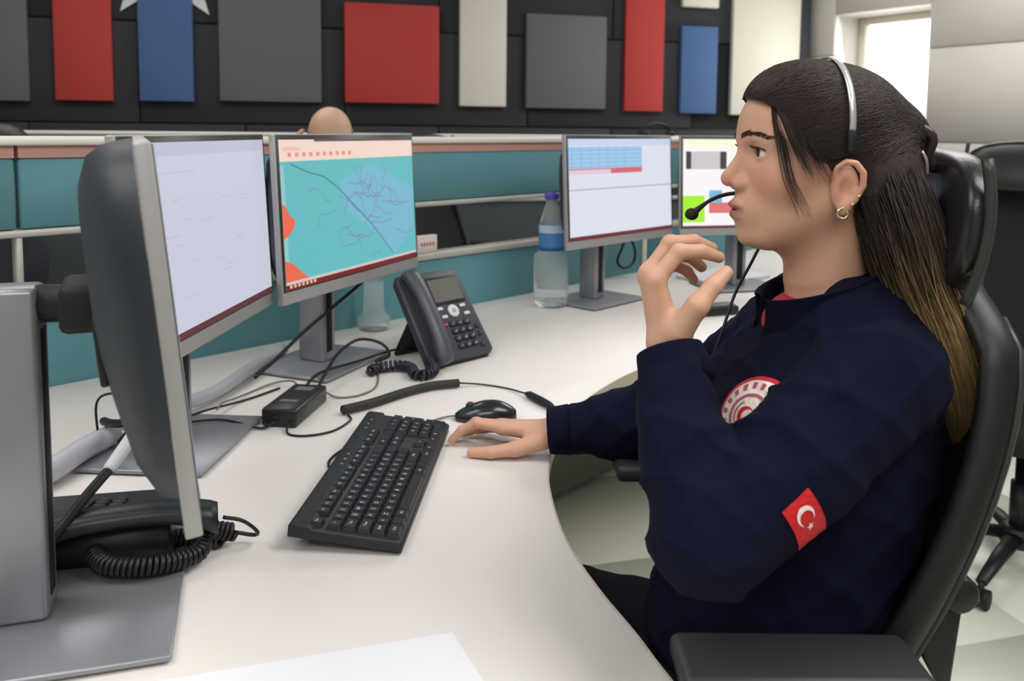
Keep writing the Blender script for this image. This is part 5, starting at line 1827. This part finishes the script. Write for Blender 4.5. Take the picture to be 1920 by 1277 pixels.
# ---------------- trousers and shoes
Ft = Field((-0.30, 0.78, 0.02), (0.50, 1.34, 0.72), 0.008)
tr = Ft.ell((0.30, 1.0, 0.58), (0.14, 0.17, 0.10))
for (hy, ky) in ((0.93, 0.91), (1.07, 1.20)):
    tr = smin(tr, Ft.chain([(0.30, hy, 0.565), (0.02, (hy + ky) / 2 + (0.03 if hy > 1 else -0.01), 0.585), (-0.15, ky, 0.575)], [0.088, 0.078, 0.062], 0.02), 0.03)
    tr = smin(tr, Ft.chain([(-0.15, ky, 0.575), (-0.17, ky, 0.30), (-0.17, ky, 0.09)], [0.06, 0.055, 0.042], 0.02), 0.02)
tr = tr + folds(Ft, 0.004, 3)
Vt, Qt = Ft.mesh(tr)
meshobj('trousers', Vt, Qt, NAVY2, woman, BASE, label='dark navy trousers')
for ky in (0.91, 1.20):
    Fo = Field((-0.34, ky - 0.07, -0.005), (-0.09, ky + 0.07, 0.13), 0.005)
    so = Fo.chain([(-0.155, ky, 0.045), (-0.26, ky, 0.035)], [0.045, 0.038])
    so = smin(so, Fo.sph((-0.165, ky, 0.07), 0.042), 0.02)
    so = smax(so, -Fo.Z + 0.001, 0.004)
    Vo, Qo = Fo.mesh(so)
    meshobj('shoe', Vo, Qo, mat('shoe_black', (24, 24, 26), 0.5), woman, BASE)

# ---------------- headset
hd = thing('headset', 'thin silver headset band with black microphone boom worn by the woman', 'headset', (HX, HY, HZ))
mb = MB()
vs, fs = [], []
NB = 40
for i in range(NB + 1):
    a = rad(-8 + 196 * i / NB)
    ry, rz = 0.0838, 0.0765
    for (dw, dr) in ((-0.0032, 0.0), (0.0032, 0.0), (0.0032, 0.0022), (-0.0032, 0.0022)):
        f = 0.002 + dw
        vs.append((-(f), -math.cos(a) * (ry + dr), 0.030 + math.sin(a) * (rz + dr)))
for i in range(NB):
    for k in range(4):
        k2 = (k + 1) % 4
        fs.append((i * 4 + k, i * 4 + k2, (i + 1) * 4 + k2, (i + 1) * 4 + k))
mb.add(vs, fs, mat('headband_silver', (214, 212, 210), 0.25, metal=0.6), smooth=True)
mb.build('headband', hd)
mb = MB(); mb.box((-0.002, -0.0835, 0.013), (0.009, 0.007, 0.026), BLACKP, 0.003, 2); mb.build('temple_pad', hd)
mb = MB(); mb.lathe([(0.018, -0.008), (0.026, -0.006), (0.026, 0.006), (0.018, 0.010)], BLACKP, 22, M=T(0.004, 0.093, -0.03) @ RX(-PI / 2)); mb.build('ear_cup', hd)
def hdl(p): return Vector(p) - Vector((HX, HY, HZ))
mb = MB(); mb.tube(catmull([hdl(p) for p in [(0.365, 1.098, 1.213), (0.32, 1.094, 1.196), (0.275, 1.078, 1.193), (0.248, 1.062, 1.186), (0.224, 1.046, 1.172)]], 6), [0.0026] * 20 + [0.0026, 0.003, 0.0034, 0.004, 0.0045], BLACKP, 8); mb.build('microphone_boom', hd)
mb = MB(); mb.sphere(hdl((0.221, 1.044, 1.1700)), (0.0085, 0.0075, 0.0075), BLACKM); mb.build('microphone', hd)
mb = MB(); mb.tube(catmull([hdl(p) for p in [(0.362, 1.098, 1.195), (0.335, 1.105, 1.145), (0.313, 1.105, 1.10), (0.292, 1.10, 1.06), (0.272, 1.085, 1.01), (0.25, 1.09, 0.94), (0.235, 1.12, 0.86)]], 6), 0.0022, RUBBER, 6); mb.build('cable', hd)

# ------------------------------------------------------------------ two colleagues behind the screens
def colleague(loc, yaw, label, skin, hair, shirt, lift, arm=False):
    base = Vector(loc)
    G = Field((-0.24, -0.28, 0.42), (0.26, 0.28, 1.0 + 0.40), 0.008)
    t = smin(G.ell((0.02, 0, 0.62), (0.13, 0.17, 0.18)), G.ell((0.03, 0, 0.84), (0.12, 0.18, 0.17)), 0.05)
    t = smin(t, G.cone((0.03, -0.15, 0.95), (0.03, 0.15, 0.95), 0.06, 0.06), 0.05)
    legs = G.chain([(0.0, -0.09, 0.52), (-0.2, -0.1, 0.53)], [0.08, 0.07]); legs = np.minimum(legs, G.chain([(0.0, 0.09, 0.52), (-0.2, 0.1, 0.53)], [0.08, 0.07]))
    t = smin(t, legs, 0.03)
    for s in (-1, 1):
        if arm and s == 1:
            t = smin(t, G.chain([(0.03, 0.19, 0.95), (-0.06, 0.23, 0.82), (-0.02, 0.17, 1.02)], [0.055, 0.05, 0.038], 0.02), 0.02)
        else:
            t = smin(t, G.chain([(0.03, s * 0.19, 0.95), (0.02, s * 0.22, 0.72), (-0.19, s * 0.16, 0.68)], [0.055, 0.05, 0.038], 0.02), 0.02)
    Hf = Field((-0.13, -0.12, 0.95), (0.14, 0.22 if arm else 0.12, 1.40), 0.004)
    hz = 1.20
    hdv = smin(Hf.ell((0.01, 0, hz + 0.03), (0.098, 0.078, 0.092)), Hf.ell((-0.035, 0, hz - 0.04), (0.06, 0.06, 0.085)), 0.03)
    hdv = smin(hdv, Hf.cone((0.02, 0, hz - 0.06), (0.03, 0, 0.96), 0.055, 0.062), 0.03)
    hdv = smin(hdv, Hf.cone((-0.088, 0, hz - 0.0), (-0.108, 0, hz - 0.035), 0.007, 0.012), 0.01)
    for s in (-1, 1):
        e_ = smax(Hf.ell((0.01, s * 0.080, hz - 0.02), (0.018, 0.009, 0.032)), -Hf.ell((0.005, s * 0.090, hz - 0.022), (0.009, 0.008, 0.016)), 0.004)
        hdv = smin(hdv, e_, 0.006)
        hdv = smax(hdv, -Hf.ell((-0.098, s * 0.032, hz - 0.005), (0.014, 0.02, 0.011)), 0.012)
    hdv = smax(hdv, -Hf.ell((-0.105, 0, hz - 0.078), (0.015, 0.022, 0.002)), 0.003)
    if arm:
        hdv = np.minimum(hdv, Hf.chain([(-0.02, 0.17, 1.02), (-0.005, 0.145, 1.13), (0.0, 0.13, 1.18)], [0.03, 0.026, 0.022], 0.01))
        for q in range(4):
            hdv = np.minimum(hdv, Hf.chain([(-0.02 + q * 0.015, 0.135, 1.17), (-0.022 + q * 0.016, 0.118, 1.215), (-0.02 + q * 0.017, 0.098, 1.235)], [0.010, 0.009, 0.007], 0.003))
    Rz = np.array([[math.cos(yaw), -math.sin(yaw)], [math.sin(yaw), math.cos(yaw)]])
    def tw(V):
        V = V.copy(); V[:, :2] = V[:, :2] @ Rz.T; V[:, 2] += lift
        return V
    a, qa = G.mesh(t); b2, qb = Hf.mesh(hdv)
    V, Q = join_parts([(tw(b2), qb)])
    o = meshobj('person', V, Q, skin)
    o.location = base
    tag(o, label, 'person')
    meshobj('shirt', tw(a), qa, shirt, o)
    if hair is not None:
        hc, full = hair
        hh = smax(Hf.ell((0.016, 0, hz + 0.036), (0.104, 0.086, 0.097)), -(Hf.X * 1.0 + 0.055), 0.008) if full else smax(smax(Hf.ell((0.014, 0, hz + 0.028), (0.103, 0.0825, 0.094)), (Hf.Z - hz - 0.045), 0.006), -(Hf.X - 0.0), 0.01)
        hh = smax(hh, -(Hf.Z - (hz - 0.05)), 0.006)
        a, qa = Hf.mesh(hh)
        meshobj('hair', tw(a), qa, hc, o)
    return o
SK2 = skin_material('skin_man', (212, 170, 146))
colleague((-0.665, 3.12, 0), rad(100), 'bald man whose head shows above the teal screen, below the red square', SK2, (mat('hair_stubble', (124, 112, 104), 0.8), False), mat('shirt_cream', (214, 196, 170), 0.8), 0.028, True)
colleague((-1.80, 2.98, 0), rad(20), 'dark-haired person almost hidden behind the teal screen at the left edge', SK2, (mat('hair_black', (34, 28, 26), 0.5), True), mat('shirt_dark', (40, 42, 52), 0.8), -0.055, False)

# ------------------------------------------------------------------ things beyond the screens
ph3 = MB()
ph3.tube(catmull([(-0.085, 0, 0.018), (-0.06, 0, 0.05), (-0.01, 0, 0.066), (0.05, 0, 0.055), (0.085, 0, 0.02)], 6), [0.016] + [0.010] * 23 + [0.016], BLACKP, 8)
ph3.lathe([(0.022, 0), (0.032, 0.006), (0.03, 0.02), (0.02, 0.026)], BLACKM, 18, M=T(-0.075, 0, 0.0))
ph3.lathe([(0.022, 0), (0.032, 0.006), (0.03, 0.02), (0.02, 0.026)], BLACKM, 18, M=T(0.08, 0, 0.0))
ph3.tube(catmull([(0.03, 0, 0.06), (0.07, -0.004, 0.055), (0.12, -0.01, 0.02), (0.16, -0.01, 0.006)], 5), 0.005, BLACKP, 6)
o = ph3.build('spare_headset')
o.location = (0.80, 4.75, 1.2501); o.rotation_euler = (0, 0, rad(14))
tag(o, 'black headset lying on the far white ledge below the small blue board', 'headset')
